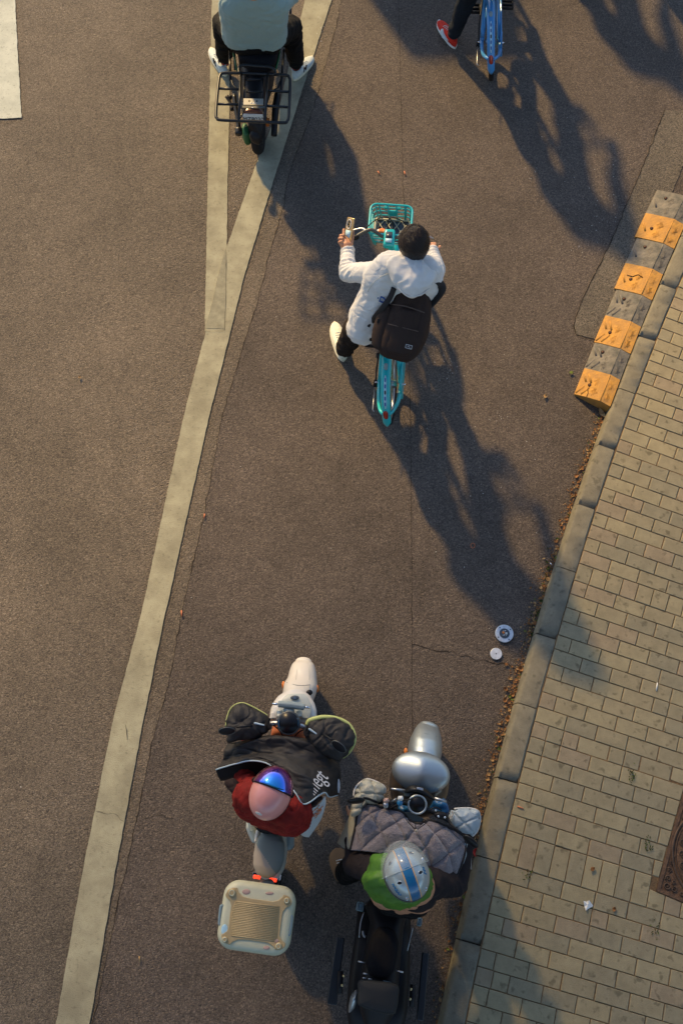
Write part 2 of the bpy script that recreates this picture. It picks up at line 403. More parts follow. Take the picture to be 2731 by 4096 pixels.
def bez(net, cv=None):
    """smooth patch through a net of measured points; returns fn(u, v)"""
    net = [[(cv(*q) if cv else Vector(q)) for q in row] for row in net]
    def cr(pts, t):
        n = len(pts) - 1; x = min(max(t, 0), 1) * n; i = min(int(x), n - 1); t = x - i
        p1, p2 = pts[i], pts[i + 1]; p0 = pts[i - 1] if i else 2 * p1 - p2; p3 = pts[i + 2] if i + 2 <= n else 2 * p2 - p1
        return .5 * ((2 * p1) + (p2 - p0) * t + (2 * p0 - 5 * p1 + 4 * p2 - p3) * t * t + (3 * p1 - p0 - 3 * p2 + p3) * t ** 3)
    return lambda u, v: cr([cr(row, u) for row in net], v)
def fold(amp, fx, fy=None, fz=None, seed=0., sharp=1.):
    fy = fx if fy is None else fy; fz = fx if fz is None else fz
    def f(p):
        q = Vector((p.x * fx + seed, p.y * fy, p.z * fz))
        w_ = noise.noise(q * .6 + Vector((3, 1, 7)))
        a = noise.noise(q + Vector((w_, w_, w_)) * 1.2)
        b_ = noise.noise(q * 2.3 + Vector((5, seed, 2)))
        return amp * ((1 - abs(a) * 2.4) * .7 + b_ * .4) * sharp
    return f
def crease(amp, f, seed=0., st=(1, 1, 1)):
    def g_(p):
        q = Vector((p.x * f * st[0] + seed, p.y * f * st[1], p.z * f * st[2])); w_ = noise.noise(q * .5) * 1.5
        n1 = noise.noise(q + Vector((w_, -w_, w_))); n2 = noise.noise(q * 1.9 + Vector((9, w_, seed)))
        return -amp * (max(0, 1 - abs(n1) * 7) + .6 * max(0, 1 - abs(n2) * 7)) + amp * .8 * max(0, .35 - abs(n1)) 
    return g_
def text(name, body, size, org, X, Y, m, parent, depth_=.0006, xs=1.):
    cu = bpy.data.curves.new(name, 'FONT'); cu.body = body; cu.size = size; cu.extrude = depth_; cu.align_x = 'CENTER'; cu.align_y = 'CENTER'
    o = bpy.data.objects.new('tmp', cu); col.objects.link(o); bpy.context.view_layer.update()
    me = bpy.data.meshes.new_from_object(o.evaluated_get(bpy.context.evaluated_depsgraph_get())); bpy.data.objects.remove(o)
    X = Vector(X).normalized(); Y = Vector(Y); Y = (Y - X * Y.dot(X)).normalized(); Z = X.cross(Y)
    og = Vector(org) - worldloc(parent)
    for v_ in me.vertices: v_.co = og + X * (v_.co.x * xs) + Y * v_.co.y + Z * v_.co.z
    me.materials.clear(); me.materials.append(m)
    o = bpy.data.objects.new(name, me); col.objects.link(o); o.parent = parent; return o
def copy_tree(o, parent=None):
    c = o.copy(); col.objects.link(c); c.parent = parent
    for ch in list(o.children): copy_tree(ch, c)
    return c
def hit(cv, x, y):
    bpy.context.view_layer.update()
    p = cv(x, y, 0.); o_ = Vector((0, 0, H)); ok, loc, nr, *_ = sc.ray_cast(bpy.context.evaluated_depsgraph_get(), o_, (p - o_).normalized())
    return loc, (nr if nr.dot(o_ - loc) > 0 else -nr)
class Fr:                                               # local frame of a two-wheeler: a forward, b right, z up, with lean
    def __init__(s, org, ahead, lean=0.):
        s.o = Vector(org); s.f = Vector((ahead[0], ahead[1], 0)).normalized(); s.r = Vector((s.f.y, -s.f.x, 0)); s.t = math.tan(lean)
        s.u = Vector((0, 0, 1)) - s.r * s.t; s.u.normalize()
    def __call__(s, a, b_, z): return s.o + s.f * a + s.r * (b_ - z * s.t) + Vector((0, 0, z))

# ---------------------------------------------------------------- ground
m = MB(); m.add([(-300, -300, 0), (300, -300, 0), (300, 300, 0), (-300, 300, 0)], [(0, 1, 2, 3)])
m.build('road', M['road'], smooth=False, kind='structure', base=(0, 0, 0))
def sheet(name, pts, z, m_, kind='structure', jag=0., **k):
    if jag:
        out = []
        for i in range(len(pts)):
            a, b_ = Vector(pts[i]), Vector(pts[(i + 1) % len(pts)]); n = max(1, int((b_ - a).length / .025))
            for j in range(n):
                p = a.lerp(b_, j / n); out.append(p + Vector((random.uniform(-jag, jag), random.uniform(-jag, jag), 0)))
        pts = out
    mb = MB(); pts = [(p[0], p[1], z) for p in pts]
    bm = bmesh.new(); f = bm.faces.new([bm.verts.new(p) for p in pts]); bmesh.ops.triangulate(bm, faces=[f])
    bm.verts.index_update(); mb.add([v_.co for v_ in bm.verts], [[v_.index for v_ in f_.verts] for f_ in bm.faces]); bm.free()
    o = mb.build(name, m_, smooth=False, kind=kind, **k)
    if o.data.polygons[0].normal.z < 0: o.data.flip_normals()
    return o
seam = [(800, -120), (775, 50), (720, 250), (663, 400), (652, 470), (620, 580), (590, 700), (558, 800), (530, 890), (505, 980), (488, 1080), (470, 1180), (440, 1310), (415, 1420), (398, 1520), (380, 1600), (350, 1700), (335, 1780), (310, 1900), (292, 1990), (272, 2070), (258, 2150), (240, 2220), (228, 2290), (212, 2352), (190, 2460)]
sp = [P(*q) for q in seam]
sheet('cycle_lane', [V(6, 9.5, 0)] + [V(.4, 9.5, 0)] + sp + [V(-2.2, -4, 0), V(6, -4, 0)], .002, M['road_b'])
def ribbon(name, pts, wd, z, m_, jag=.004, **k):
    pts = [Vector(p) for p in pts]; out = []
    for i in range(len(pts) - 1):
        n = max(1, int((pts[i + 1] - pts[i]).length / .02))
        out += [pts[i].lerp(pts[i + 1], j / n) for j in range(n)]
    out.append(pts[-1]); vs = []
    for i, p in enumerate(out):
        t = (out[min(i + 1, len(out) - 1)] - out[max(i - 1, 0)]).normalized(); sd = Vector((t.y, -t.x, 0))
        off = sd * (noise.noise(p * 14) * jag * 2 + random.uniform(-jag, jag) * .5)
        wl = wd * (.35 + .9 * abs(noise.noise(p * 9)) * 1.6)
        vs += [p + off - sd * wl / 2 + Vector((0, 0, z - p.z)), p + off + sd * wl / 2 + Vector((0, 0, z - p.z))]
    mb = MB().add(vs, [(2 * i, 2 * i + 1, 2 * i + 3, 2 * i + 2) for i in range(len(out) - 1)])
    return mb.build(name, m_, smooth=False, kind='structure', **k)
ribbon('road_seam', sp, .005, .004, M['crack'], .005)
ribbon('road_seam', [P(915, 0), P(925, 420), P(935, 700), P(942, 960), P(945, 1300), P(946, 1640), P(955, 2000)], .0035, .004, M['crack'], .003)
ribbon('road_crack', [P(946, 1480), P(1010, 1492), P(1080, 1510), P(1150, 1525), P(1205, 1535)], .005, .004, M['crack'], .012)
cr6 = crop(0, 2900, 1.568)
for pl in ([(330, 385), (420, 372)], [(890, 575), (1000, 572), (1090, 585)], [(0, 1580), (120, 1570)], [(610, 540), (700, 552), (780, 600)]) or ([(0, 625), (180, 630), (350, 620), (400, 595), (480, 570), (590, 575)], [(330, 385), (420, 372)], [(890, 575), (1000, 572), (1090, 585)],
           [(380, 1200), (470, 1195)], [(670, 1180), (800, 1170), (880, 1140), (950, 1140)], [(0, 1580), (120, 1570), (240, 1560)], [(610, 540), (700, 552), (780, 600)],
           [(475, 1205), (560, 1210), (665, 1175)], [(420, 1560), (520, 1550), (615, 1530)]):
    z = .011 if pl[0][0] in (610, 475, 420) else .004
    ribbon('road_crack', [cr6(x, y, 0) for x, y in pl], .003, z, M['crack'], .008)
pp = [P(1524, 255), P(1480, 370), P(1400, 560), P(1335, 690), P(1318, 745), P(1322, 768), P(1400, 790), P(1600, 300), P(1640, 255)]
sheet('road_patch', pp, .007, M['patch'], jag=.004)
ribbon('road_seam', [P(1526, 250), P(1480, 370), P(1400, 560), P(1335, 690), P(1316, 748), P(1322, 772), P(1375, 785)], .008, .0095, M['crack'], .004)

# painted lines
sheet('road_marking', [P(-300, -300), P(22, -300), P(36, 0), P(43, 140), P(51, 272), P(-300, 285)], .0085, M['line2'], jag=.003)
sheet('road_marking', [P(489, -200), P(487, 0), P(480, 300), P(476, 500), P(470.5, 762), P(515.6, 761), P(519.6, 700), P(523, 420), P(527, 276), P(531, 0), P(533, -200)], .006, M['line'], jag=.0025)
dl = [(790, -200), (701, 0), (640, 250), (580, 400), (522, 566), (471, 770), (430, 925), (385, 1130), (330, 1390), (258, 1665), (188.6, 2013), (130, 2352), (106, 2480)]
dr = [(180, 2480), (207, 2352), (263.6, 2013), (328, 1665), (376, 1430), (445, 1120), (480, 960), (519.6, 804), (560, 640), (616, 455), (700, 190), (762, 0), (830, -200)]
def strip(name, L_, R_, z, m_, n=220, jag=.0022):
    def rs_(pl):
        pl = [Vector(p) for p in pl]; ys = [p.y for p in pl]; return pl
    L_, R_ = rs_(L_), rs_(R_)
    def at(pl, y):
        for a, b_ in zip(pl, pl[1:]):
            if min(a.y, b_.y) <= y <= max(a.y, b_.y) and a.y != b_.y: return a.lerp(b_, (y - a.y) / (b_.y - a.y)).x
        return (pl[0] if y > pl[0].y else pl[-1]).x
    y0, y1 = L_[0].y, L_[-1].y; vs = []
    for i in range(n + 1):
        y = y0 + (y1 - y0) * i / n; q = noise.noise(Vector((y * 30, 1, z))) * jag + random.uniform(-jag, jag)
        for x in (at(L_, y) + q, at(R_, y) + random.uniform(-jag, jag)): vs.append((x, y, z))
    return MB().add(vs, [(2 * i, 2 * i + 1, 2 * i + 3, 2 * i + 2) for i in range(n)]).build(name, m_, smooth=False, kind='structure')
strip('road_marking', [P(*q) for q in dl], [P(*q) for q in dr[::-1]], .0085, M['line'])
sheet('worn_road_marking', [P(519, 570), P(500, 640), P(487, 700), P(472, 756), P(515.5, 757), P(519, 690)], .011, M['oldline'], jag=.0015)
ribbon('road_crack', [P(471, 762), P(516, 762), P(519, 690), P(521, 580)], .0025, .0135, M['crack'], .001)
ribbon('road_crack', [P(290, 1665), P(294, 1700)], .004, .0135, M['crack'], .002)

# kerb curve
PH0, KAP = R(14.8), R(1.95)
def K(s, r, z=0.):
    n = 24; x, y = .73, -.684
    ds = s / n
    for i in range(n):
        ph = PH0 + KAP * (i + .5) * ds; x += math.sin(ph) * ds; y += math.cos(ph) * ds
    ph = PH0 + KAP * s
    return Vector((x + math.cos(ph) * r, y - math.sin(ph) * r, z))
def Kinv(p):
    s, r = 2.5, 0.
    for _ in range(12):
        q = K(s, r); ph = PH0 + KAP * s; dx, dy = p.x - q.x, p.y - q.y
        s += dx * math.sin(ph) + dy * math.cos(ph); r += dx * math.cos(ph) - dy * math.sin(ph)
    return s, r
s0 = Kinv(P(1427, 1039, .12))[0] % .5 - 1.5
kerb = thing('kerb', None, None, (0, 0, 0)); kerb['kind'] = 'structure'
prof = [(-.146, -.05), (-.146, .004), (-.142, .05), (-.135, .095), (-.127, .111), (-.114, .1195), (-.01, .1205), (-.0015, .113), (-.0015, -.05)]
ks = s0
while ks < 8.5:
    mb = MB(); rs = []
    a, b_ = ks + .003, ks + .5 - .003; rot = random.uniform(-.003, .003); dz = random.uniform(-.002, .002); chip = random.random()
    for i in range(15):
        t = i / 14; s_ = a + (b_ - a) * t; ring = []
        for j, (r_, z_) in enumerate(prof):
            e = 0
            if 1 <= j <= 7: e = noise.noise(Vector((s_ * 21, r_ * 40, z_ * 40))) * .0022
            zz = z_ + dz
            if chip < .5 and t > .9 and j in (4, 5, 6): zz -= .022 * (t - .9) / .1 * (.5 + abs(noise.noise(Vector((s_ * 9, r_ * 30, 1)))))
            if chip > .7 and t < .08 and j in (5, 6, 7): zz -= .025 * (.08 - t) / .08
            if i in (0, 14) and 3 <= j <= 7: zz -= .003
            ring.append(K(s_, r_ + e + rot * (t - .5), zz))
        rs.append(ring)
    mb.rings(rs).build('kerb_stone', M['kerb'], kerb, smooth=2)
    ks += .5

# pavement slab bed and bricks
bed = MB(); bp = [K(-2 + i * .5, -.004, .111) for i in range(22)] + [V(8, 9.5, .111), V(8, -3, .111)]
pavement = sheet('pavement', bp, .111, M['sand'])
def visible(p, mx=0.):
    q = Vector(p) - Vector((0, 0, H)); w_ = q.y * sn - q.z * cs
    return abs(F * q.x / w_) < 1365.5 + mx and abs(F * (q.y * cs + q.z * sn) / w_) < 2048 + mx
mh_o = CB(1383, 612, .115); _a = CB(1568, 690, .115)
mx_ = (_a - mh_o).normalized(); my_ = Vector((-mx_.y, mx_.x, 0))
def clip(poly, n, d_):                                   # keep n.p <= d
    out = []
    for i in range(len(poly)):
        a, b_ = poly[i], poly[(i + 1) % len(poly)]; da, db = a.dot(n) - d_, b_.dot(n) - d_
        if da <= 0: out.append(a)
        if da * db < 0: out.append(a.lerp(b_, da / (da - db)))
    return out
def brick_mesh(poly, dz=0., tilt=None):                  # poly local xy; chamfered top
    n = len(poly); c = sum(poly, Vector()) / n; vs = []
    for off, z in ((0, .08), (0, .1125), (.0035, .116)):
        for p in poly:
            q = p - c; L_ = q.length; q = c + q * max(0, (L_ - off * 1.4) / L_)
            vs.append((q.x, q.y, z + dz + (q - c).dot(tilt) if tilt else z + dz))
    fs = [tuple(range(2 * n, 3 * n))]
    for k_ in (0, 1): fs += [(k_ * n + i, k_ * n + (i + 1) % n, (k_ + 1) * n + (i + 1) % n, (k_ + 1) * n + i) for i in range(n)]
    return vs, fs
s_soldier = Kinv(CB(335, 420, .115))[0]; s_sq = Kinv(CC(775, 1385, .115))[0]
rows = []; s_ = s_soldier
rows.append((s_, .2, 'sol')); q_ = s_ + .2; i = 0
while q_ < 6.4:
    if abs(q_ - s_sq) < .055 and not any(r_[2] == 'sq' for r_ in rows): rows.append((q_, .132, 'sq')); q_ += .132
    else: rows.append((q_, .1025, i % 2)); q_ += .1025; i += 1
q_ = s_; i = 1
while q_ > -.75: q_ -= .1025; rows.append((q_, .1025, i % 2)); i += 1
items = []; g = .0025
for s_, h_, kd in rows:
    if kd == 'sol': xs = [k_ * .1025 for k_ in range(0, 42)]
    elif kd == 'sq': xs = [k_ * .108 for k_ in range(0, 40)]
    elif kd == 0: xs = [0] + [.1025 + k_ * .205 for k_ in range(0, 22)]
    else: xs = [k_ * .205 for k_ in range(0, 22)]
    jit = random.uniform(-.004, .004)
    for k_ in range(len(xs) - 1):
        x0, x1 = xs[k_] + (jit if k_ else .004), xs[k_ + 1] + jit
        if kd in (0, 1) and x1 - x0 > .15 and random.random() < .045: cuts = [(x0, (x0 + x1) / 2), ((x0 + x1) / 2, x1)]
        else: cuts = [(x0, x1)]
        for a, b_ in cuts:
            quad = [K(s_ + g, a + g), K(s_ + g, b_ - g), K(s_ + h_ - g, b_ - g), K(s_ + h_ - g, a + g)]
            c = sum(quad, Vector()) / 4
            if not visible((c.x, c.y, .115), 1500): continue
            lx, ly = (c - mh_o).dot(mx_), (c - mh_o).dot(my_)
            us = [(p - mh_o).dot(mx_) for p in quad]; ws = [(p - mh_o).dot(my_) for p in quad]
            if max(us) > 0 and min(us) < .68 and max(ws) > 0 and min(ws) < .68:
                cands = [clip(quad, mx_, mh_o.dot(mx_) - .005), clip(quad, my_, mh_o.dot(my_) - .005), clip(quad, -my_, -(mh_o.dot(my_) + .685)), clip(quad, -mx_, -(mh_o.dot(mx_) + .685))]
                area = lambda q: abs(sum(a.x * b_.y - b_.x * a.y for a, b_ in zip(q, q[1:] + q[:1]))) if len(q) > 2 else 0
                quad = max(cands, key=area)
                if area(quad) < .0012: continue
            if len(quad) < 3: continue
            c = sum(quad, Vector()) / len(quad)
            items.append((c, quad))
items.sort(key=lambda q: (0 if visible((q[0].x, q[0].y, .115), 40) else 1, -q[0].y * 0 + (Vector((q[0].x, q[0].y, -H))).length))
rest = MB(); pools = {}
for i, (c, quad) in enumerate(items):
    loc = [q - c for q in quad]
    tl = Vector((random.gauss(0, .012), random.gauss(0, .012), 0)); dz = random.gauss(0, .0012)
    vs, fs = brick_mesh(loc, dz, tl)
    if i < 300:
        me = bpy.data.meshes.new('brick'); me.from_pydata([tuple(v_) for v_ in vs], [], fs)
        me.materials.append(random.choice(bricks[:3] + bricks))
        o = bpy.data.objects.new('brick', me); col.objects.link(o); o.parent = pavement
        o.location = c - pavement.location
        o.location.z = -pavement.location.z
    else: rest.add([Vector(v_) + Vector((c.x, c.y, 0)) for v_ in vs], fs, random.randrange(4))
if rest.v: rest.build('outer_bricks', bricks, pavement, smooth=False, kind='stuff')
print('bricks', len(items))

# manhole with scroll ornament
mh = thing('manhole_cover', 'rusty cast iron manhole cover with scroll ornament set in the brick pavement', 'manhole cover', mh_o)
def mp(a, b_, z=.118): return mh_o + mx_ * a + my_ * b_ + Vector((0, 0, z - .115))
MS = .68
fr = MB()
fr.prism([mp(0, 0, .09), mp(MS, 0, .09), mp(MS, MS, .09), mp(0, MS, .09)], (0, 0, .022)); fr.build('bed_plate', M['iron'], mh, smooth=False)
fr = MB()
for a, b_, c, e in ((0, 0, MS, .022), (0, MS - .022, MS, MS), (0, .022, .022, MS - .022), (MS - .022, .022, MS, MS - .022)):
    fr.prism([mp(a, b_, .1), mp(c, b_, .1), mp(c, e, .1), mp(a, e, .1)], (0, 0, .018))
fr.build('frame', M['iron'], mh, smooth=False)
cc = (MS / 2, MS / 2)
for r_, t_ in ((.318, .008), (.298, .004)):
    MB().tube([mp(cc[0] + r_ * math.cos(2 * math.pi * k_ / 60), cc[1] + r_ * math.sin(2 * math.pi * k_ / 60), .115) for k_ in range(60)], t_, 6, True).build('ring', M['ironp'], mh)
MB().prism([mp(cc[0] + .29 * math.cos(2 * math.pi * k_ / 60), cc[1] + .29 * math.sin(2 * math.pi * k_ / 60), .10) for k_ in range(60)], (0, 0, .016)).build('lid', M['iron'], mh, smooth=False)
def spiral(cx, cy, r_, a0, dirn, z=.1165, turns=1.4):
    pts = []
    for k_ in range(22):
        t = k_ / 21; a = a0 + dirn * t * turns * 2 * math.pi; q = r_ * (1 - .8 * t)
        pts.append(mp(cx + q * math.cos(a), cy + q * math.sin(a), z))
    MB().tube(pts, [.0045 * (1 - .4 * k_ / 21) for k_ in range(22)], 5).build('scroll', M['ironp'], mh)
for sx in (0, 1):
    for sy in (0, 1):
        def mr(a, b_): return (a if sx == 0 else MS - a, b_ if sy == 0 else MS - b_)
        for a, b_, r_, a0 in ((.055, .055, .022, 0), (.10, .05, .018, 2), (.05, .10, .018, 4), (.15, .045, .014, 1), (.045, .15, .014, 3), (.045, .195, .011, 3), (.195, .045, .011, 3), (.045, .24, .008, 1), (.24, .045, .008, 1), (.09, .09, .012, 5)):
            x, y = mr(a, b_); spiral(x, y, r_, a0 + sx * 3, 1 if (sx + sy) % 2 else -1)
for k_ in range(24):
    a = 2 * math.pi * k_ / 24; spiral(cc[0] + .262 * math.cos(a), cc[1] + .262 * math.sin(a), .022, a + math.pi / 2, 1 if k_ % 2 else -1, .119)
for k_ in range(12):
    a = 2 * math.pi * k_ / 12; spiral(cc[0] + .20 * math.cos(a), cc[1] + .20 * math.sin(a), .034, a, 1, .119)

# rubber kerb ramps, four segments
edge_l = [CR(220, 2060, .02), CR(422, 1575, .02), CR(610, 1070, .02), CR(805, 585, .02), CR(990, 130, .02)]
sl = [Kinv(p) for p in edge_l]
labels = ['black and yellow rubber kerb ramp nearest the brick corner, with exposed yellow end face',
          'second rubber kerb ramp from the exposed end, with crisp chevrons and streaked yellow paint',
          'third rubber kerb ramp from the exposed end, its yellow half dented and gouged',
          'fourth rubber kerb ramp, farthest along the kerb, lying partly under a shadow']
for k_ in range(4):
    sa, sb = sl[k_][0], sl[k_ + 1][0]; rl = (sl[k_][1] + sl[k_ + 1][1]) / 2; rr_ = -.140
    skew = (sa + .0, sb)
    W_ = rr_ - rl
    def rp(t, q, h=0., sa=sa, sb=sb, rl=rl, W_=W_):      # t along, q across (0 road, 1 kerb)
        z = .018 + .092 * min(1, q / .72) ** .9 - (.0 if q < .72 else .003)
        nn = -.045 * q                                    # ends are cut a little askew
        return K(sa + .002 + (sb - sa - .005) * t + nn, rl + W_ * q, z + h)
    o = thing('kerb_ramp', labels[k_], 'kerb ramp', K((sa + sb) / 2, rl + W_ / 2, 0), 'rubber kerb ramps laid end to end along the kerb')
    for nm, t0, t1, mt in (('yellow_half', 0, .5, 'yellow'), ('black_half', .5, 1, 'rubber')):
        mb = MB(); rs = []
        for i in range(13):
            t = t0 + (t1 - t0) * i / 12; top = [rp(t, j / 14) for j in range(15)]
            for j, p in enumerate(top): p.z += noise.noise(p * 16) * .003
            rs.append([Vector((top[0].x, top[0].y, .0))] + top + [Vector((top[-1].x, top[-1].y, .0))])
        mb.rings(rs).build(nm, M[mt], o, smooth=2)
        rg = MB()
        def bar(t_, q_, ang, L_, w_=.006, hh=.0035):
            pts = []
            for e in (-.5, .5):
                p = rp(t_ + math.sin(ang) * L_ * e / .5 * 1., q_ + math.cos(ang) * L_ * e / abs(W_), hh * .3); pts.append(p)
            rg.tube([pts[0], pts[1]], w_ / 2, 6, flat=.35, up=(0, 0, 1))
        tm = t0
        for (tt, qq) in (((.10, .1), (.10, .24), (.34, .1), (.34, .24)) if k_ < 2 else ((.22, .12),)):
            bar(tm + tt, qq, R(62 if tt < .2 else 118), .085, .018)
        for tt in (.03, .22):                              # nested triangles
            for qq, fl in ((.40, 1), (.52, -1), (.78, 1), (.88, -1)):
                for sh in (1.25, .7):
                    ce = (tm + tt + .09, qq + .03 * fl)
                    tri = [(0, -1), (.8, .9), (-.8, .9)]
                    w3 = [rp(ce[0] + a * .072 * sh, ce[1] + fl * b_ * .05 * sh, .0006) for a, b_ in tri]
                    rg.tube(w3, .0030, 4, True, flat=.4, up=(0, 0, 1))
        rg.build('tread_ridges', M['yel2' if t0 == 0 else 'rub2'], o, kind='stuff'); rg = MB()
        rg.tube([rp(t0 + .01, .70, .001), rp(t1 - .01, .70, .001)], .004, 6)
        rg.build('long_rib', M[mt], o)
        b0 = rp(tm + (.22 if t0 == 0 else .36), .30)
        MB().ell(b0 + Vector((0, 0, .001)), (.016, .016, .004)).build('bolt_hole', M['crack'], o)
        MB().ell(b0 + Vector((0, 0, .004)), (.011, .011, .004)).build('bolt', M['bolt'], o)
    if k_ in (0, 2):
        c0 = [rp(.2, .30, .002), rp(.13, .29, .002), rp(.07, .33, .002), rp(.005, .33, .002)] if k_ == 0 else [rp(.28, .16, .003), rp(.27, .3, .003), rp(.33, .42, .003), rp(.30, .55, .003)]
        MB().tube(c0, .003, 5).build('crack', M['crack'], o)

# road studs
for cpt, r_, lb in (((218, 255), 68 / 1.887 * .5 * 1, 'big'), ((156, 407), 0, 'small')):
    c = CA(*cpt, .008); rad = CA.m(c, 69 if lb == 'big' else 45)
    if lb == 'big':
        o = thing('road_stud', 'large round pale metal road stud with dark centre and orange lens beside the kerb', 'road stud', c)
        MB().prism([c + Vector((math.cos(a) * rad, math.sin(a) * rad, 0)) for a in [2 * math.pi * k_ / 40 for k_ in range(40)]], (0, 0, .010)).build('rim', M['stud'], o, bevel=.003)
        MB().prism([c + Vector((math.cos(a) * rad * .56, math.sin(a) * rad * .56, .008)) for a in [2 * math.pi * k_ / 40 for k_ in range(40)]], (0, 0, .005)).build('dark_centre', M['studd'], o, bevel=.001)
        MB().ell(c + Vector((-.008, .006, .014)), (.009, .009, .003)).build('orange_lens', M['orange'], o)
        mb = MB()
        for a, b_, q in ((.006, .018, .004), (-.003, -.012, .004), (.010, -.014, .003), (-.012, -.014, .003), (-.004, .018, .003)): mb.ell(c + Vector((a, b_, .014)), (q, q, .002), n=8, k=6)
        mb.box(c + Vector((.012, -.002, .015)), (.014, .014, .004)); mb.build('led_chips', M['white'], o)
        for a in (.6, 2.2, 3.7, 5.3):
            MB().ell(c + Vector((math.cos(a) * rad * .8, math.sin(a) * rad * .8, .0105)), (.005, .005, .0015), n=8, k=6).build('screw', M['studd'], o)
    else:
        o = thing('road_stud', 'small plain round metal cover next to the larger road stud', 'road stud', c)
        MB().prism([c + Vector((math.cos(a) * rad, math.sin(a) * rad, 0)) for a in [2 * math.pi * k_ / 32 for k_ in range(32)]], (0, 0, .008)).build('disc', M['stud'], o, bevel=.002)
        MB().ell(c + Vector((0, 0, .0085)), (.005, .005, .0015), n=8, k=6).build('screw', M['studd'], o)

#__NEXT__
# ---------------------------------------------------------------- people
UP = Vector((0, 0, 1))
def hand_mb(mb, wr, d_, pn, curl=.6, thumb=1):
    """palm and five bent fingers: wr wrist, d_ finger direction, pn direction the palm faces, thumb side +1/-1"""
    d_ = d_.normalized(); pn = (pn - d_ * pn.dot(d_)).normalized(); sd = d_.cross(pn) * thumb
    for q in (-.026, -.009, .009, .026): mb.cap(wr + d_ * .01 + sd * q * .7, wr + d_ * .078 + sd * q, .014, .0115, 8)
    for q, L_ in ((-.029, .058), (-.010, .07), (.010, .076), (.029, .068)):
        p = wr + d_ * .08 + sd * q; a = curl * .5; segs = (L_ * .45, L_ * .32, L_ * .26); r_ = .0092
        for sg in segs:
            dr_ = d_ * math.cos(a) + pn * math.sin(a); p2 = p + dr_ * sg; mb.cap(p, p2, r_, r_ * .92, 7); p = p2; a += curl; r_ *= .93
    p = wr + d_ * .025 + sd * .028
    for sg, ad_ in ((.034, .9), (.030, .5), (.024, .25)):
        dr_ = (d_ * math.cos(ad_) + sd * math.sin(ad_) * .8 + pn * .35 * curl).normalized(); p2 = p + dr_ * sg; mb.cap(p, p2, .0115, .0098, 7); p = p2
def human(label, J, hands=(), voxel=.007, base=None):
    mb = MB(); f = J.get('face', Vector((0, 1, 0))).normalized(); u = J.get('up', UP); u = (u - f * u.dot(f)).normalized(); r_ = f.cross(u)
    h = J['head']
    mb.ell(h, (.078, .098, .112), r_, f, u); mb.ell(h + f * .02 - u * .06, (.058, .07, .06), r_, f, u)
    mb.cap(h + f * .09 + u * .0, h + f * .112 - u * .03, .010, .014, 8)                 # nose
    mb.cap(h + f * .088 - u * .062 - r_ * .018, h + f * .088 - u * .062 + r_ * .018, .009, .009, 8)    # lips
    for s_ in (-1, 1): mb.ell(h + r_ * (.082 * s_) - u * .012 - f * .005, (.010, .020, .032), r_, f, u, 10, 6)
    mb.cap(h - u * .07 - f * .01, J['neck'], .055, .06)
    ch = J['neck'].lerp(J['pelvis'], .3); wd = (J['shR'] - J['shL']); wl = wd.length; wn = wd.normalized()
    mb.cap(ch - wn * wl * .22, ch + wn * wl * .22, .10, .10); mb.cap(J['neck'].lerp(J['pelvis'], .6) - wn * .05, J['neck'].lerp(J['pelvis'], .6) + wn * .05, .105, .105)
    mb.cap(ch, J['pelvis'], .11, .115); hp = (J['hipR'] - J['hipL']).normalized() * .08
    mb.cap(J['pelvis'] - hp, J['pelvis'] + hp, .105, .105)
    for s_ in 'LR':
        mb.cap(ch.lerp(J['sh' + s_], .5), J['sh' + s_], .07, .058); mb.cap(J['sh' + s_], J['el' + s_], .05, .037); mb.cap(J['el' + s_], J['wr' + s_], .037, .027)
        mb.cap(J['hip' + s_], J['kn' + s_], .085, .055); mb.cap(J['kn' + s_], J['an' + s_], .052, .036)
        if 'toe' + s_ in J: mb.cap(J['an' + s_] + Vector((0, 0, -.045)), J['an' + s_].lerp(J['toe' + s_], .7) + Vector((0, 0, -.05)), .032, .03)
    for hh in hands: hand_mb(mb, *hh[:3], curl=hh[3], thumb=hh[4])
    o = mb.build('person', M['skin'], None, remesh=voxel, sm=2, base=base or (h.x, h.y, 0))
    tag(o, label, 'person')
    for s_ in (-1, 1): MB().ell(h + f * .090 + r_ * (.030 * s_) + u * .012, (.011, .008, .007), r_, f, u, 8, 6).build('eye', M['glass'], o)
    return o
def dens(tr, k=4):
    out = []
    for a, b_ in zip(tr, tr[1:]): out += [tuple(p + (q - p) * j / k for p, q in zip(a, b_)) for j in range(k)]
    return out + [tr[-1]]
def garment(name, m_, parent, caps, voxel=.009, fo=None, sm=3, extra=None, **k):
    mb = MB()
    for c in caps: mb.cap(*c)
    if extra: extra(mb)
    return mb.build(name, m_, parent, remesh=voxel, sm=sm, fold=fo, **k)
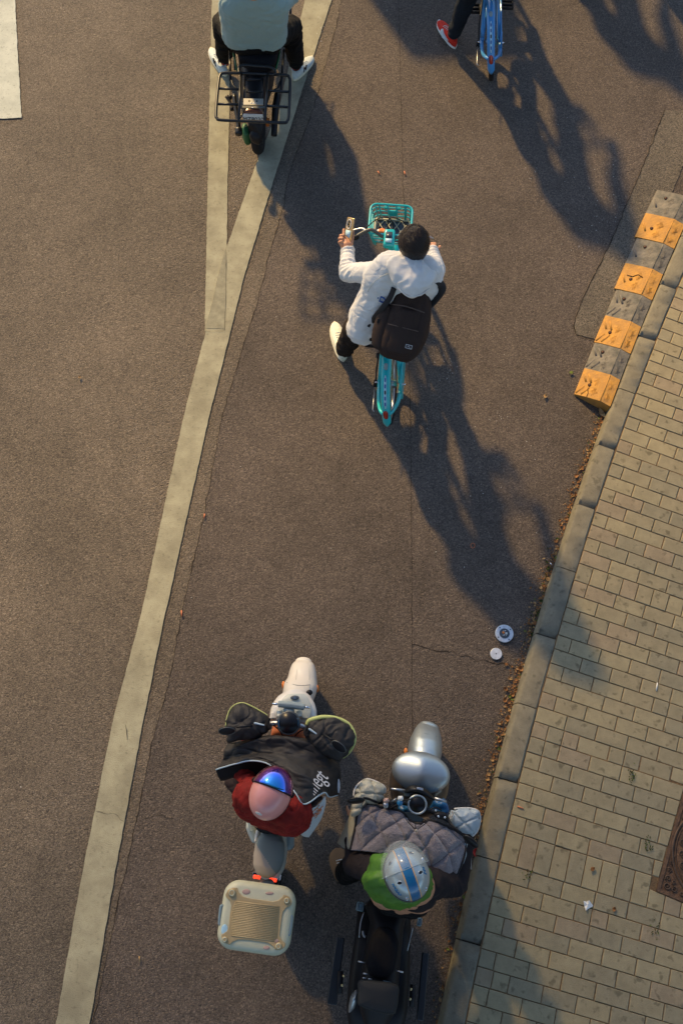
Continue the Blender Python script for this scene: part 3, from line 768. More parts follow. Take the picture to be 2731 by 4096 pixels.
def shoe(parent, heel, toe, upper, sole, wd=.098, hgt=.105, trims=(), name='shoe'):
    heel, toe = Vector(heel), Vector(toe); heel.z = toe.z = 0; d_ = (toe - heel); L_ = d_.length; d_.normalize(); s_ = Vector((d_.y, -d_.x, 0))
    def ol(t): return (.36 + .10 * math.sin(t * 3.0) + .13 * max(0, t - .3) * math.sin(min(1, t) * math.pi)) * math.sqrt(max(0, 1 - (abs(2 * t - 1)) ** 5)) * wd
    def ring(t, z0, z1, k):
        c = heel + d_ * (L_ * t); w_ = max(.004, ol(t)) * k
        return [c + s_ * (w_ * math.copysign(abs(math.cos(a)) ** .8, math.cos(a))) + UP * ((z0 + z1) / 2 + (z1 - z0) / 2 * math.sin(a)) for a in [2 * math.pi * j / 14 for j in range(14)]]
    ts = [.0, .015, .05, .12, .22, .34, .46, .58, .70, .82, .92, .975, 1.]
    hs = [.5, .6, .72, .78, .80, .76, .66, .54, .44, .36, .28, .2, .12]
    zb = .012
    o = MB().rings([ring(t, zb, zb + hgt * h_, .93) for t, h_ in zip(ts, hs)]).build(name, upper, parent)
    MB().rings([ring(t, zb - .01, zb + .024, 1.04) for t in ts]).build('sole', sole, o)
    c = heel + d_ * (L_ * .22); MB().tube([c + s_ * (.033 * math.cos(a)) + d_ * (.05 * math.sin(a)) + UP * (zb + hgt * .82) for a in [2 * math.pi * j / 16 for j in range(16)]], .009, 6, True).build('collar', trims[0] if trims else upper, o)
    lc = MB()
    for q in range(4):
        t = .44 + q * .07; p = heel + d_ * (L_ * t) + UP * (zb + hgt * (.70 - q * .075)); lc.tube([p - s_ * .02, p + UP * .004, p + s_ * .02], .0028, 5)
    lc.build('laces', M['white'], o, kind='stuff')
    return o, (lambda t, q, z: heel + d_ * (L_ * t) + s_ * q + UP * z)

# ---------------------------------------------------------------- share bicycles
def share_bike(fr, paint, name, label, base, solar=True):
    B = thing(name, label, 'bicycle', base)
    Rw = .305
    def wheel(a0, nm='wheel', spin=0.):
        c = fr(a0, 0, Rw)
        def wp(an, r_, b_=0.): return c + fr.f * (r_ * math.cos(an)) + fr.u * (r_ * math.sin(an)) + (fr.r * b_)
        N_ = 40
        ty = MB().tube([wp(2 * math.pi * k_ / N_, Rw - .021) for k_ in range(N_)], .021, 10, True).build(nm, M['tyre'], B)
        MB().tube([wp(2 * math.pi * k_ / N_, Rw - .05) for k_ in range(N_)], .012, 6, True).build('rim', M['steel'], ty)
        MB().tube([wp(0, 0, -.05), wp(0, 0, -.03), wp(0, 0, .03), wp(0, 0, .05)], [.018, .034, .034, .018], 12).build('hub', M['steel'], ty)
        sp_ = MB()
        for k_ in range(20): sp_.tube([wp(k_ * math.pi / 10, .03, .02 * (-1) ** k_), wp(k_ * math.pi / 10 + .25, Rw - .055)], .0018, 4)
        sp_.build('spokes', M['steel'], ty, kind='stuff')
        return wp
    wr_ = wheel(0.); wf = wheel(1.02)
    def fender(wp, a0, a1, w0, w1, r_, par=B, nm='fender'):
        rs = []
        for i in range(27):
            t = i / 26; an = R(a0 + (a1 - a0) * t); ww = w0 + (w1 - w0) * t
            if t > .955: ww *= math.sqrt(max(.25, 1 - ((t - .955) / .05) ** 2))
            ring = []
            for b_, dr_ in ((-1, -.030), (-.97, -.008), (-.75, .005), (-.4, .011), (0, .013), (.4, .011), (.75, .005), (.97, -.008), (1, -.030), (.9, -.030), (.5, -.002), (0, .004), (-.5, -.002), (-.9, -.030)):
                ring.append(wp(an, r_ + dr_, b_ * ww))
            rs.append(ring)
        return MB().rings(rs).build(nm, paint, par)
    rf = fender(wr_, 68, 180, .037, .030, .338)
    fender(wf, 40, 165, .032, .03, .33, nm='front_fender')
    # stickers and reflector on the rear fender
    def onf(a0, a1, hw_, m_, nm, off=.0145, par=rf):
        rs = []
        for i in range(9):
            an = R(a0 + (a1 - a0) * i / 8); k_ = hw_ * math.sqrt(max(.15, 1 - abs(2 * i / 8 - 1) ** 6))
            rs.append([wr_(an, .338 + off, -k_), wr_(an, .338 + off + .002, 0), wr_(an, .338 + off, k_), wr_(an, .338 + off - .004, 0)])
        return MB().rings(rs).build(nm, m_, par)
    onf(152, 164, .017, M['red'], 'reflector', .016)
    st = onf(110, 149, .010, M['sticker'], 'sticker')
    for k_ in range(5):
        a0 = 113 + k_ * 7; onf(a0, a0 + 4.5, .0055, M['inkb'] if k_ != 2 else M['ink'], 'sticker_mark', .0175)
    st2 = onf(96, 104, .013, M['greyblue'], 'sticker', .0148)
    # arms from the axle up to the fender tail, and plastic side shields
    for s_ in (-1, 1):
        MB().tube([wr_(0, .0, .078 * s_) + fr.f * .07 + UP * .05, wr_(0, 0, .078 * s_), wr_(R(168), .16, .07 * s_), wr_(R(158), .30, .046 * s_), wr_(R(158), .345, .02 * s_)], [.013, .016, .014, .012, .010], 8, flat=1.3, smooth=4).build('fender_arm', paint, B)
        MB().tube([fr(.30, .018 * s_, .63), fr(.22, .05 * s_, .52), fr(.02, .072 * s_, .34)], [.015, .017, .016], 8, smooth=5).build('seat_stay', paint, B)
        MB().tube([fr(.42, .03 * s_, .29), fr(.2, .055 * s_, .30), fr(.0, .072 * s_, .325)], [.018, .018, .015], 8, smooth=4).build('chain_stay', paint, B)
        MB().cap(wr_(0, 0, .075 * s_), wr_(0, 0, .105 * s_), .009, .007, 8).build('axle_nut', M['chrome'], B)
    MB().rings([[fr(a, .085 + dx, z) for dx in (-.008, .008) for z in ((.24, .42) if dx < 0 else (.42, .24))] for a in (-.09, -.02, .1, .3, .46)]).build('chain_guard', paint, B, bevel=.006)
    MB().tube([fr(.38, -.07, .40), fr(.1, -.10, .36), fr(-.01, -.10, .34)], .006, 6, smooth=3).build('brake_cable', M['black'], B)
    MB().tube([fr(.02, -.105, .30), fr(-.02, -.112, .27)], .016, 8).build('drum_arm', M['black'], B)
    MB().tube([fr(-.02, -.112, .28), fr(-.20, -.118, .26), fr(-.215, -.105, .26)], .0045, 6).build('kickstand', M['steel'], B)
    for q in (.0, .012): MB().tube([fr(.30, .03 + q, .66), fr(.12, .045 + q, .62), fr(.02, .05, .5), fr(-.02, .05, .36)], .0028, 5, smooth=4).build('cable', M['steel'], B)
    MB().tube([fr(.43, 0, .27), fr(.30, 0, .62), fr(.22, 0, .84)], [.026, .022, .015], 10).build('seat_tube', paint, B)
    MB().tube([fr(.43, 0, .29), fr(.60, 0, .36), fr(.76, 0, .60), fr(.77, 0, .72)], [.035, .034, .030, .03], 12, smooth=5).build('main_tube', paint, B)
    MB().tube([fr(.79, 0, .62), fr(.735, 0, .98)], .022, 10).build('head_tube', paint, B)
    for s_ in (-1, 1): MB().tube([fr(.80, .045 * s_, .62), fr(.90, .055 * s_, .50), wf(0, 0, .06 * s_)], .014, 8, smooth=4).build('fork', paint, B)
    sd = MB(); sd.rings([[fr(a, w_ * math.cos(q), .86 + .03 * math.sin(q)) for q in [2 * math.pi * j / 14 for j in range(14)]] for a, w_ in ((-.02, .04), (0., .085), (.06, .10), (.12, .08), (.18, .045), (.26, .028), (.28, .01))]).build('saddle', M['black'], B)
    for s_ in (-1, 1):
        cr = MB().tube([fr(.43, .07 * s_, .28), fr(.43 + .13 * (s_), .085 * s_, .28 - .09 * s_)], .011, 8).build('crank', M['blackm'], B)
        pc = fr(.43 + .13 * s_, .14 * s_, .28 - .09 * s_); pd = MB()
        pd.box(pc, (.10, .018, .022), fr.r, fr.f, UP); pd.box(pc + fr.f * .042, (.10, .012, .022), fr.r, fr.f, UP); pd.box(pc - fr.f * .042, (.10, .012, .022), fr.r, fr.f, UP)
        pd.box(pc + fr.r * .05, (.012, .096, .022), fr.r, fr.f, UP); pd.box(pc - fr.r * .05, (.012, .096, .022), fr.r, fr.f, UP)
        pd.build('pedal', M['black'], B, kind=None)
    # cockpit
    ck = MB().box(fr(.715, 0, 1.03), (.075, .13, .05), fr.r, (fr.f + UP * .1).normalized(), UP).build('lock_display', paint, B, bevel=.014)
    MB().box(fr(.725, 0, 1.058), (.045, .055, .004), fr.r, fr.f, UP).build('screen', M['dimglass'], ck)
    MB().box(fr(.685, 0, 1.058), (.045, .035, .004), fr.r, fr.f, UP).build('label_plate', M['sticker'], ck)
    MB().tube([fr(.70, -.31, 1.0), fr(.715, -.26, 1.0), fr(.755, -.18, 1.03), fr(.765, -.12, 1.05), fr(.74, -.05, 1.02), fr(.735, 0, 1.01), fr(.74, .05, 1.02), fr(.765, .12, 1.05), fr(.755, .18, 1.03), fr(.715, .26, 1.0), fr(.70, .31, 1.0)], .0125, 8, smooth=4).build('handlebar', M['barm'], B)
    for s_ in (-1, 1):
        MB().cap(fr(.70, .31 * s_, 1.0), fr(.725, .225 * s_, 1.012), .018, .018, 10).build('grip', M['black'], B)
        bl = MB().tube([fr(.76, .16 * s_, 1.035), fr(.785, .20 * s_, 1.03), fr(.765, .30 * s_, 1.0)], [.014, .008, .005], 8, smooth=3).build('brake_lever', M['steel'], B)
        MB().tube([fr(.775, .17 * s_, 1.04), fr(.83, .08 * s_, 1.09), fr(.84, .0, 1.09), fr(.82, -.02 * s_, 1.0), fr(.80, -.01 * s_, .9)], .004, 5, smooth=6).build('cable', M['black'], B)
    # basket
    bk = None
    def bp_(a, b_, z): return fr(.80 + a, b_, z)
    def loop(z, k_, L0=-.05, L1=.2, W_=.145):
        pts = []
        for cx, cy, a0 in ((L1 - .045, W_ - .045, 0), (L0 + .02, W_ - .02, 90), (L0 + .02, -W_ + .02, 180), (L1 - .045, -W_ + .045, 270)):
            rr_ = .045 if a0 in (0, 270) else .02
            for j in range(5):
                q = R(a0 + j * 22.5) if True else 0
                pts.append((cx + rr_ * math.cos(q), cy + rr_ * math.sin(q)))
        pts.sort(key=lambda p: math.atan2(p[1], p[0] - (L0 + L1) / 2))
        return [bp_((a - .1) * k_ + .1, b_ * k_, z) for a, b_ in pts]
    bk = MB().tube(loop(1.03, 1.0), .0075, 8, True).build('basket', paint, B)
    for z, k_ in ((1.0, .97), (.965, .94), (.925, .91)): MB().tube(loop(z, k_), .0048, 6, True).build('basket_hoop', paint, bk)
    tp, lo = loop(1.03, 1.0), loop(.885, .88)
    for i in range(0, 20, 1):
        if i % 2 == 0: MB().tube([tp[i], tp[i].lerp(lo[i], .5), lo[i]], .0045, 5, flat=1.6).build('basket_bar', paint, bk)
    for q in (-.09, -.03, .03, .09): MB().tube([bp_(.2, q, 1.03), bp_(.185, q * .9, .89)], .006, 5).build('basket_bar', paint, bk)
    MB().box(bp_(.197, 0, .945), (.07, .012, .055), fr.r, fr.f, UP).build('badge_panel', paint, bk, bevel=.004)
    for q in (-.04, .04): MB().box(bp_(.205, q, .99), (.035, .008, .03), fr.r, fr.f, UP).build('badge_panel', paint, bk, bevel=.003)
    fl = MB().prism([bp_(-.02, -.12, .885), bp_(-.02, .12, .885), bp_(.18, .12, .885), bp_(.18, -.12, .885)], (0, 0, .006)).build('basket_floor', M['dimglass'], bk, smooth=False)
    for a in (-.018, .178): MB().tube([bp_(a, -.12, .895), bp_(a, .12, .895)], .009, 6).build('floor_edge', M['beigepl'], bk)
    for q in (-.12, .12): MB().tube([bp_(-.018, q, .895), bp_(.178, q, .895)], .010, 6).build('floor_edge', M['beigepl'], bk)
    for k_ in range(-2, 4):
        for s_ in (-1, 1):
            b0 = k_ * .058; pts = []
            for t in range(9):
                a = -.015 + .19 * t / 8; bb = b0 + s_ * (a - .08) * .62
                if abs(bb) <= .115: pts.append(bp_(a, bb, .897))
            if len(pts) > 1: MB().tube([pts[0], pts[-1]], .0036, 5).build('floor_lattice', M['beigepl'], bk)
    return B

tealf = Fr((.391, 3.49, 0), (.085, 1), R(7.0))
teal_bike = share_bike(tealf, M['teal'], 'bicycle', 'turquoise share bicycle with a front basket, ridden by the person with the backpack', (.39, 3.9, 0))
bluef = Fr((1.300, 6.735, 0), (.05, 1), R(8.0))
blue_bike = share_bike(bluef, M['blue'], 'bicycle', 'sky blue share bicycle at the top edge, beside a foot in a red shoe', (1.3, 7.1, 0))

# crumpled bag in the basket
c = C3(728, 425, .935)
MB().ell(c, (.052, .05, .048)).build('plastic_bag', [M['white'], M['orangeprint']], None, sub=1, disp=(.018, 28), matfn=lambda p: 1 if noise.noise(p * 16) > .22 else 0,
    label='crumpled white and orange plastic bag in the turquoise bicycle basket', cat='plastic bag')

# --- rider in the off-white hoodie
J = dict(head=C3(1130, 540, 1.56), neck=C3(1075, 790, 1.42), pelvis=C4(640, 380, .95), shL=C3(760, 890, 1.36), shR=C3(1330, 950, 1.34), elL=C3(335, 875, 1.14), elR=C3(1400, 840, 1.10),
         wrL=C3(330, 575, 1.12), wrR=C3(1350, 620, 1.05), hipL=C4(520, 430, .90), hipR=C4(720, 430, .90), knL=C4(425, 400, .50), anL=C4(285, 640, .13), knR=tealf(.50, .13, .62), anR=tealf(.50, .17, .30),
         toeL=C4(180, 400, .05), toeR=tealf(.62, .17, .24), face=Vector((-.12, .9, -.42)), up=Vector((0, .3, 1)))
J['pelvis'] = tealf(.10, -.01, .95); J['hipL'] = tealf(.11, -.09, .92); J['hipR'] = tealf(.11, .09, .92)
p1 = human('person in an off-white hoodie riding the turquoise bicycle, one foot down, holding up a phone', J, [(J['wrR'], Vector((-.05, 1, -.25)), Vector((0, 0, -1)), 1.2, -1)], .0055)
hd = MB()                                                # left hand, fingers laid out along the phone
hz = 1.14
hd.cap(C3(325, 600, hz - .01), C3(318, 545, hz), .028, .030); hd.cap(C3(318, 545, hz), C3(290, 470, hz), .030, .022); hd.cap(C3(345, 540, hz), C3(330, 480, hz), .026, .02); hd.cap(C3(280, 540, hz), C3(262, 470, hz), .024, .02)
for pts, r_ in (([(375, 530, hz), (388, 450, hz + .01), (392, 385, hz + .02)], .0125), ([(292, 470, hz), (284, 420, hz + .012), (286, 358, hz + .018)], .0105), ([(262, 470, hz), (248, 430, hz + .016), (285, 425, hz + .03)], .011),
                ([(252, 500, hz), (232, 465, hz + .012), (270, 462, hz + .03)], .0105), ([(248, 535, hz), (230, 510, hz + .01), (262, 500, hz + .026)], .0095)):
    w3 = [C3(*q) for q in pts]
    hd.cap(w3[0], w3[1], r_ * 1.1, r_); hd.cap(w3[1], w3[2], r_, r_ * .88)
hd.build('hand', M['skin'], p1, remesh=.0035, sm=2)
E_ = lambda t: None
crz = crease(.0035, 7, 3., (1.0, 1.3, 1))
def fo_h(p):
    v = fold(.005, 8, 8, 8, 2.)(p) + crz(p)
    for e, nx in ((J['elL'], 1), (J['wrL'], 1.5), (J['elR'], 1), (J['wrR'], 1.4)):
        d_ = (p - e).length
        if d_ < .14:
            ax = (J['wrL'] - J['elL']).normalized() if e in (J['elL'], J['wrL']) else (J['wrR'] - J['elR']).normalized()
            v += .007 * nx * math.sin((p - e).dot(ax) * 190 + 3 * noise.noise(p * 12)) * (1 - d_ / .14)
    return v
def hood_extra(mb):
    ax = (J['pelvis'] - J['neck']); sx = (J['shR'] - J['shL']).normalized()
    for t, w_, r_ in dens(((.05, .12, .10), (.25, .13, .125), (.5, .10, .13), (.75, .10, .135), (.95, .10, .14))):
        c = J['neck'] + ax * t; mb.cap(c - sx * w_, c + sx * w_, r_, r_)
    mb.cap(C4(560, 250, .98), C4(520, 400, .93), .11, .115); mb.cap(C4(490, 300, .95), C4(530, 420, .93), .07, .08)
    mb.cap(J['neck'] - sx * .05, J['neck'] + sx * .05, .085, .085)
garment('hoodie', M['hoodie'], p1, [(J['shL'].lerp(J['neck'], .35), J['shL'], .09, .08), (J['shL'], J['elL'], .082, .060), (J['elL'], J['wrL'] - Vector((0, .01, 0)), .060, .040), (J['wrL'] + Vector((0, -.02, 0)), J['wrL'], .038, .036),
        (J['shR'].lerp(J['neck'], .35), J['shR'], .09, .08), (J['shR'], J['elR'], .078, .058), (J['elR'], J['wrR'], .058, .040)], .0065, fo_h, 7, hood_extra)
# hood lying on the back
def hood_ring(t):
    pts = [(1085, 790), (1180, 760), (1270, 800), (1400, 905), (1335, 1045), (1215, 1140), (1080, 1172), (985, 1110), (895, 1020), (840, 900), (800, 780), (880, 700)]
    return pts
hp_ = [C3(x, y, z) for x, y, z in ((1090, 700, 1.50), (1240, 745, 1.50), (1340, 840, 1.49), (1405, 905, 1.47), (1340, 1045, 1.46), (1215, 1140, 1.45), (1080, 1170, 1.45), (985, 1110, 1.45), (895, 1010, 1.46), (830, 890, 1.47), (790, 765, 1.48), (880, 680, 1.50), (960, 690, 1.50))]
def pillow(ring, hgt, k=7, base_h=None, centre=None, sq=.5):
    n = len(ring) * 4; pts = spline(ring, 4, True); c = centre or sum(pts, Vector()) / n; mb = MB(); rs = []
    for i in range(k + 1):
        t = 1 - i / k * .97; rs.append([c + (p - c) * t + UP * (hgt * (1 - t ** 2.6) ** sq) for p in pts])
    lo = [[c + (p - c) * t - UP * ((base_h or hgt * .5) * (1 - t ** 2.6) ** sq) for p in pts] for t in [1 - i / k * .97 for i in range(1, k + 1)]]
    mb.rings(lo[::-1] + rs); return mb
hf = fold(.012, 12, 12, 12, 4.)
def hoodf(p):
    a, b_ = C3(1000, 800, 1.5), C3(1070, 1165, 1.4); q = C3(1120, 960, 1.46)
    d1 = abs((p - a).cross((b_ - a).normalized()).length)
    return hf(p) - .010 * math.exp(-(d1 / .012) ** 2)
pillow(hp_, .075, 9, .06).build('hood', M['hoodie'], p1, sub=1, fold=hoodf)
for pts, z, r_ in (([(790, 765), (850, 900), (920, 1030), (1000, 1120), (1080, 1165), (1215, 1140), (1335, 1045), (1400, 905)], 1.425, .0035),):
    MB().tube([C3(x, y, z + .035) for i, (x, y) in enumerate(pts)], r_, 5, smooth=4).build('hood_seam', M['hoodie'], p1)
MB().tube([C3(850, 880, 1.46), C3(740, 920, 1.45), C3(640, 1000, 1.42), (C3(575, 1105, 1.36))], .003, 5, smooth=4).build('sleeve_seam', M['pearlg'], p1)
# hair: dense cap of strands round a whorl
hf_, hu = J['face'].normalized(), UP; hu = (J['up'] - hf_ * J['up'].dot(hf_)).normalized(); hr = hf_.cross(hu)
hc = J['head'] + hu * .018 - hf_ * .012
hm = MB().ell(hc, (.095, .110, .112), hr, hf_, hu, 48, 30)
wh = C3(1145, 545, 1.68)
def hairf(p):
    q = p - wh; ang = math.atan2(q.y, q.x); rr_ = (q.x ** 2 + q.y ** 2) ** .5
    return .0008 * noise.noise(Vector((math.cos(ang + rr_ * 9) * 8, math.sin(ang + rr_ * 9) * 8, rr_ * 16))) + .0012 * noise.noise(Vector((math.cos(ang + rr_ * 9) * 24, math.sin(ang + rr_ * 9) * 24, rr_ * 12))) + .002 * noise.noise(p * 16)
hm.ell(hc - hf_ * .038 - hu * .04, (.070, .06, .062), hr, hf_, hu, 24, 14)
ho = hm.build('hair', M['hair'], p1, remesh=.005, sm=3, fold=hairf)
st = MB(); rnd = random.Random(3)
for k_ in range(700):
    a = rnd.uniform(0, 2 * math.pi); ph = rnd.uniform(.12, 1.55); pts = []
    for j in range(5):
        pp_ = ph + j * .075; aa = a + j * .10
        dd = Vector((math.cos(aa) * math.sin(pp_), math.sin(aa) * math.sin(pp_), math.cos(pp_)))
        pts.append(hc + hr * (dd.x * .097) + hf_ * (dd.y * .112) + hu * (dd.z * .114) + dd * (.003 * math.sin(j * .8)))
    if pp_ > 1.75 and dd.y > .3: continue
    st.tube(pts, [.0008, .0012, .0012, .0009, .0003], 3, mi=k_ % 2)
st.build('hair_strands', [M['strand'], M['strand2']], p1, kind='stuff')
garment('trousers', M['brownpants'], p1, [(J['pelvis'] - hr * .06, J['pelvis'] + hr * .06, .125, .125), (J['hipL'], J['knL'], .11, .085), (J['knL'], J['anL'] + Vector((.01, -.01, .02)), .082, .066), (J['hipR'], J['knR'], .10, .078), (J['knR'], J['anR'], .078, .062)], .009, fold(.014, 10, 10, 14, 1.))
shoe(p1, C4(282, 812, 0), C4(172, 345, 0), M['sneaker'], M['sole'], .112, .11)
MB().cap(C4(225, 690, .115), C4(262, 692, .115), .012, .012).build('heel_tab', M['orange'], p1)
so, _ = shoe(p1, tealf(.40, .17, 0), tealf(.66, .17, 0), M['sneaker'], M['sole'])
so.location.z += .20
l_, n_ = hit(C3, 735, 1195)
text('chest_print', '·D', .06, l_ + n_ * .006, C3(830, 1225, 1.26) - C3(700, 1170, 1.27), C3(740, 1150, 1.3) - C3(760, 1240, 1.25), M['inkb'], p1, .004)

# phone
pc = C3(352, 352, 1.19); X_ = (C3(372, 250, 1.22) - C3(335, 450, 1.15)).normalized(); Z_ = Vector((-.72, -.2, .66)); Z_ = (Z_ - X_ * Z_.dot(X_)).normalized(); Y_ = Z_.cross(X_)
ph = thing('phone', 'gold edged smartphone held up in the cyclist\'s left hand', 'phone', pc)
MB().box(pc, (.150, .074, .010), X_, Y_, Z_).build('case', M['gold'], ph, bevel=.004)
cp = pc + X_ * .032 + Z_ * .007 - Y_ * (-.004)
MB().tube([cp + X_ * (.030 * math.cos(a)) + Y_ * (.02 * math.sin(a)) for a in [2 * math.pi * j / 20 for j in range(20)]], .0028, 6, True).build('camera_ring', M['white'], ph)
for a, b_ in ((.014, .0), (-.002, .007), (-.014, -.004)): MB().ell(cp + X_ * a + Y_ * b_, (.007, .007, .003), X_, Y_, Z_, 10, 6).build('lens', M['glass'], ph)
MB().box(pc - X_ * .03 + Z_ * .0055, (.045, .05, .002), X_, Y_, Z_).build('back_sticker', M['sticker'], ph)
MB().box(pc - Z_ * .006, (.14, .066, .002), X_, Y_, Z_).build('screen', M['glass'], ph)

# backpack
bk_ = thing('backpack', 'dark brown backpack hanging on the back of the cyclist in the hoodie', 'backpack', C4(930, 400, 1.0))
A_, B_ = C3(1110, 1020, 1.30), C4(900, 745, 1.0)
bx_ = (C4(1250, 420, 1.15) - C4(700, 330, 1.15)).normalized(); ax_ = (B_ - A_).normalized(); bx_ = (bx_ - ax_ * bx_.dot(ax_)).normalized(); nz_ = bx_.cross(ax_); nz_ = nz_ if nz_.z > 0 else -nz_
rs = []; Lb = (B_ - A_).length
for i, (t, wl_, wr2, dp) in enumerate(((-.10, .05, .06, .03), (-.04, .10, .10, .06), (.06, .12, .125, .085), (.25, .125, .135, .10), (.45, .13, .148, .11), (.62, .135, .156, .115), (.80, .14, .142, .115), (.93, .140, .115, .10), (1.0, .12, .09, .07), (1.03, .09, .06, .03))):
    c = A_ + ax_ * (Lb * t) + nz_ * .01 + bx_ * (.02 if t > .2 else .0); ring = []
    for j in range(32):
        q = 2 * math.pi * j / 32; ca, sa = math.cos(q), math.sin(q)
        wq = wr2 if ca > 0 else wl_
        ring.append(c + bx_ * (wq * math.copysign(abs(ca) ** .6, ca)) + nz_ * (dp * math.copysign(abs(sa) ** .7, sa)))
    rs.append(ring)
MB().rings(rs).build('main_bag', M['bag'], bk_, sub=2, fold=lambda p, a=fold(.008, 9, 7, 9, 6.), b=crease(.006, 6, 2.): a(p) + b(p))
def bpp(t, q, h): return A_ + ax_ * (Lb * t) + bx_ * q + nz_ * h
MB().rings([[bpp(t, q2 + w_ * math.cos(a), .085 + .045 * math.sin(a) * (1 if w_ > .02 else .4)) for a in [2 * math.pi * j / 20 for j in range(20)]] for t, w_, q2 in ((.30, .05, .02), (.34, .09, .02), (.5, .105, .025), (.72, .11, .02), (.88, .095, .01), (.93, .06, .0))]).build('front_pocket', M['bag'], bk_, sub=1, fold=fold(.006, 12, 9, 9, 8.))
MB().rings([[bpp(t, -.115 + w_ * math.cos(a), .03 + .06 * math.sin(a)) for a in [2 * math.pi * j / 16 for j in range(16)]] for t, w_ in ((.30, .01), (.36, .04), (.5, .062), (.7, .068), (.88, .055), (.94, .02))]).build('side_pocket', M['bag'], bk_, sub=1, fold=fold(.006, 14, 9, 9, 3.))
MB().tube([bpp(.02, -.115, .05), bpp(.0, -.05, .095), bpp(.01, .04, .10), bpp(.06, .11, .07)], .005, 6, smooth=4).build('zip', M['bagz'], bk_)
MB().tube([bpp(.30, -.10, .08), bpp(.27, 0, .125), bpp(.30, .12, .10)], .004, 6, smooth=4).build('zip', M['bagz'], bk_)
MB().tube([bpp(.55, -.09, .12), bpp(.55, .11, .135)], .003, 6).build('pocket_seam', M['bagz'], bk_)
MB().tube([C3(1250, 1310, 1.2), C3(1380, 1200, 1.25), C3(1460, 1080, 1.32), C3(1440, 1000, 1.36), C3(1330, 900, 1.43)], .030, 8, flat=.3, up=(0, 0, 1), smooth=5).build('shoulder_strap', M['bagtrim'], bk_)
MB().tube([C3(890, 1060, 1.38), C3(840, 1180, 1.32), C3(760, 1290, 1.27), C4(690, 230, 1.2), C4(620, 320, 1.1)], .018, 8, flat=.3, smooth=5).build('shoulder_strap', M['bagtrim'], bk_)
MB().tube([C4(577, 90, 1.13), C4(580, 200, 1.12), C4(612, 310, 1.1), C4(580, 385, 1.07)], .009, 6, flat=.4, smooth=5).build('strap_end', M['bagtrim'], bk_)
MB().tube([C4(690, 700, .98), C4(695, 760, .95)], .010, 6, flat=.4).build('strap_end', M['bagtrim'], bk_)
MB().box(C4(715, 315, 1.20), (.03, .03, .012), bx_, ax_, nz_).build('buckle', M['black'], bk_, bevel=.003)
lg = bpp(.78, .075, .128)
for q in ((-1, 0), (1, 0), (0, -1), (0, 1)):
    MB().box(lg + bx_ * (q[0] * .020) + ax_ * (q[1] * .011), (.003 if q[0] else .042, .003 if q[1] else .024, .002), bx_, ax_, nz_).build('logo_frame', M['print'], bk_)
text('logo', 'Mz', .016, lg + nz_ * .004, bx_, -ax_, M['print'], bk_)
M['orangedark'] = mat('smoked_red_lens', (.10, .035, .025), .3)
# --- leg and rider of the blue bicycle (only the left shoe and shin are in the frame)
fb = bluef
J = dict(head=fb(.62, -.12, 1.62), neck=fb(.45, -.10, 1.44), pelvis=fb(.10, -.05, .97), shL=fb(.40, -.30, 1.38), shR=fb(.42, .10, 1.38), elL=fb(.52, -.38, 1.12), elR=fb(.56, .20, 1.12), wrL=fb(.66, -.30, 1.04), wrR=fb(.68, .28, 1.04),
         hipL=fb(.10, -.14, .93), hipR=fb(.10, .05, .93), knL=C2(620, -60, .52), anL=C2(450, 395, .13), knR=fb(.60, .14, .66), anR=fb(.70, .16, .34), face=Vector((0, 1, -.3)))
p2 = human('person in navy trousers and a red and white shoe, foot down beside the blue bicycle', J, [(J['wrL'], Vector((.1, 1, -.1)), Vector((0, 0, -1)), 1.1, 1), (J['wrR'], Vector((-.1, 1, -.1)), Vector((0, 0, -1)), 1.1, -1)], .009)
ax = J['pelvis'] - J['neck']; sx = (J['shR'] - J['shL']).normalized()
garment('jacket', M['darkjkt'], p2, [(J['shL'], J['elL'], .08, .06), (J['elL'], J['wrL'], .06, .04), (J['shR'], J['elR'], .08, .06), (J['elR'], J['wrR'], .06, .04), (J['shL'], J['shR'], .08, .08)] +
        [(J['neck'] + ax * t - sx * w_, J['neck'] + ax * t + sx * w_, r_, r_) for t, w_, r_ in ((.1, .1, .1), (.3, .1, .12), (.6, .08, .12), (.95, .08, .13))], .014)
MB().ell(J['head'] + Vector((0, -.01, .02)), (.09, .11, .11)).build('hair', M['hair'], p2)
garment('trousers', M['navypants'], p2, [(J['hipL'], J['hipR'], .12, .12), (J['hipL'], J['knL'], .10, .078), (J['knL'], J['anL'] + Vector((0, 0, .02)), .078, .056), (J['hipR'], J['knR'], .10, .078), (J['knR'], J['anR'], .078, .058)], .011, fold(.010, 10, 10, 14, 1.))
so, tf = shoe(p2, C2(462, 575, 0), C2(268, 262, 0), M['redshoe'], M['white'], .105, .11, trims=(M['redshoe'],))
for s_ in (-1, 1): MB().tube([tf(.20, .046 * s_, .055), tf(.36, .050 * s_, .052), tf(.5, .047 * s_, .06), tf(.58, .036 * s_, .065)], [.008, .024, .022, .010], 8, flat=.5, up=(0, 0, 1), smooth=4).build('side_panel', M['sneaker_b'], p2)
so, _ = shoe(p2, fb(.62, .16, 0), fb(.88, .16, 0), M['redshoe'], M['white'], .1, .11); so.location.z += .22

# ---------------------------------------------------------------- mopeds
def wheel3(par, c, fwd, Rw, wd, name='wheel'):
    f_ = Vector(fwd).normalized(); r_ = Vector((f_.y, -f_.x, 0))
    def wp(an, q): return c + f_ * (q * math.cos(an)) + UP * (q * math.sin(an))
    ty = MB().tube([wp(2 * math.pi * k_ / 36, Rw - wd * .45) for k_ in range(36)], wd * .5, 12, True, flat=1.0).build(name, M['tyre'], par)
    MB().tube([c - r_ * .035, c + r_ * .035], Rw - wd * .8, 24).build('rim', M['blackm'], ty); return ty

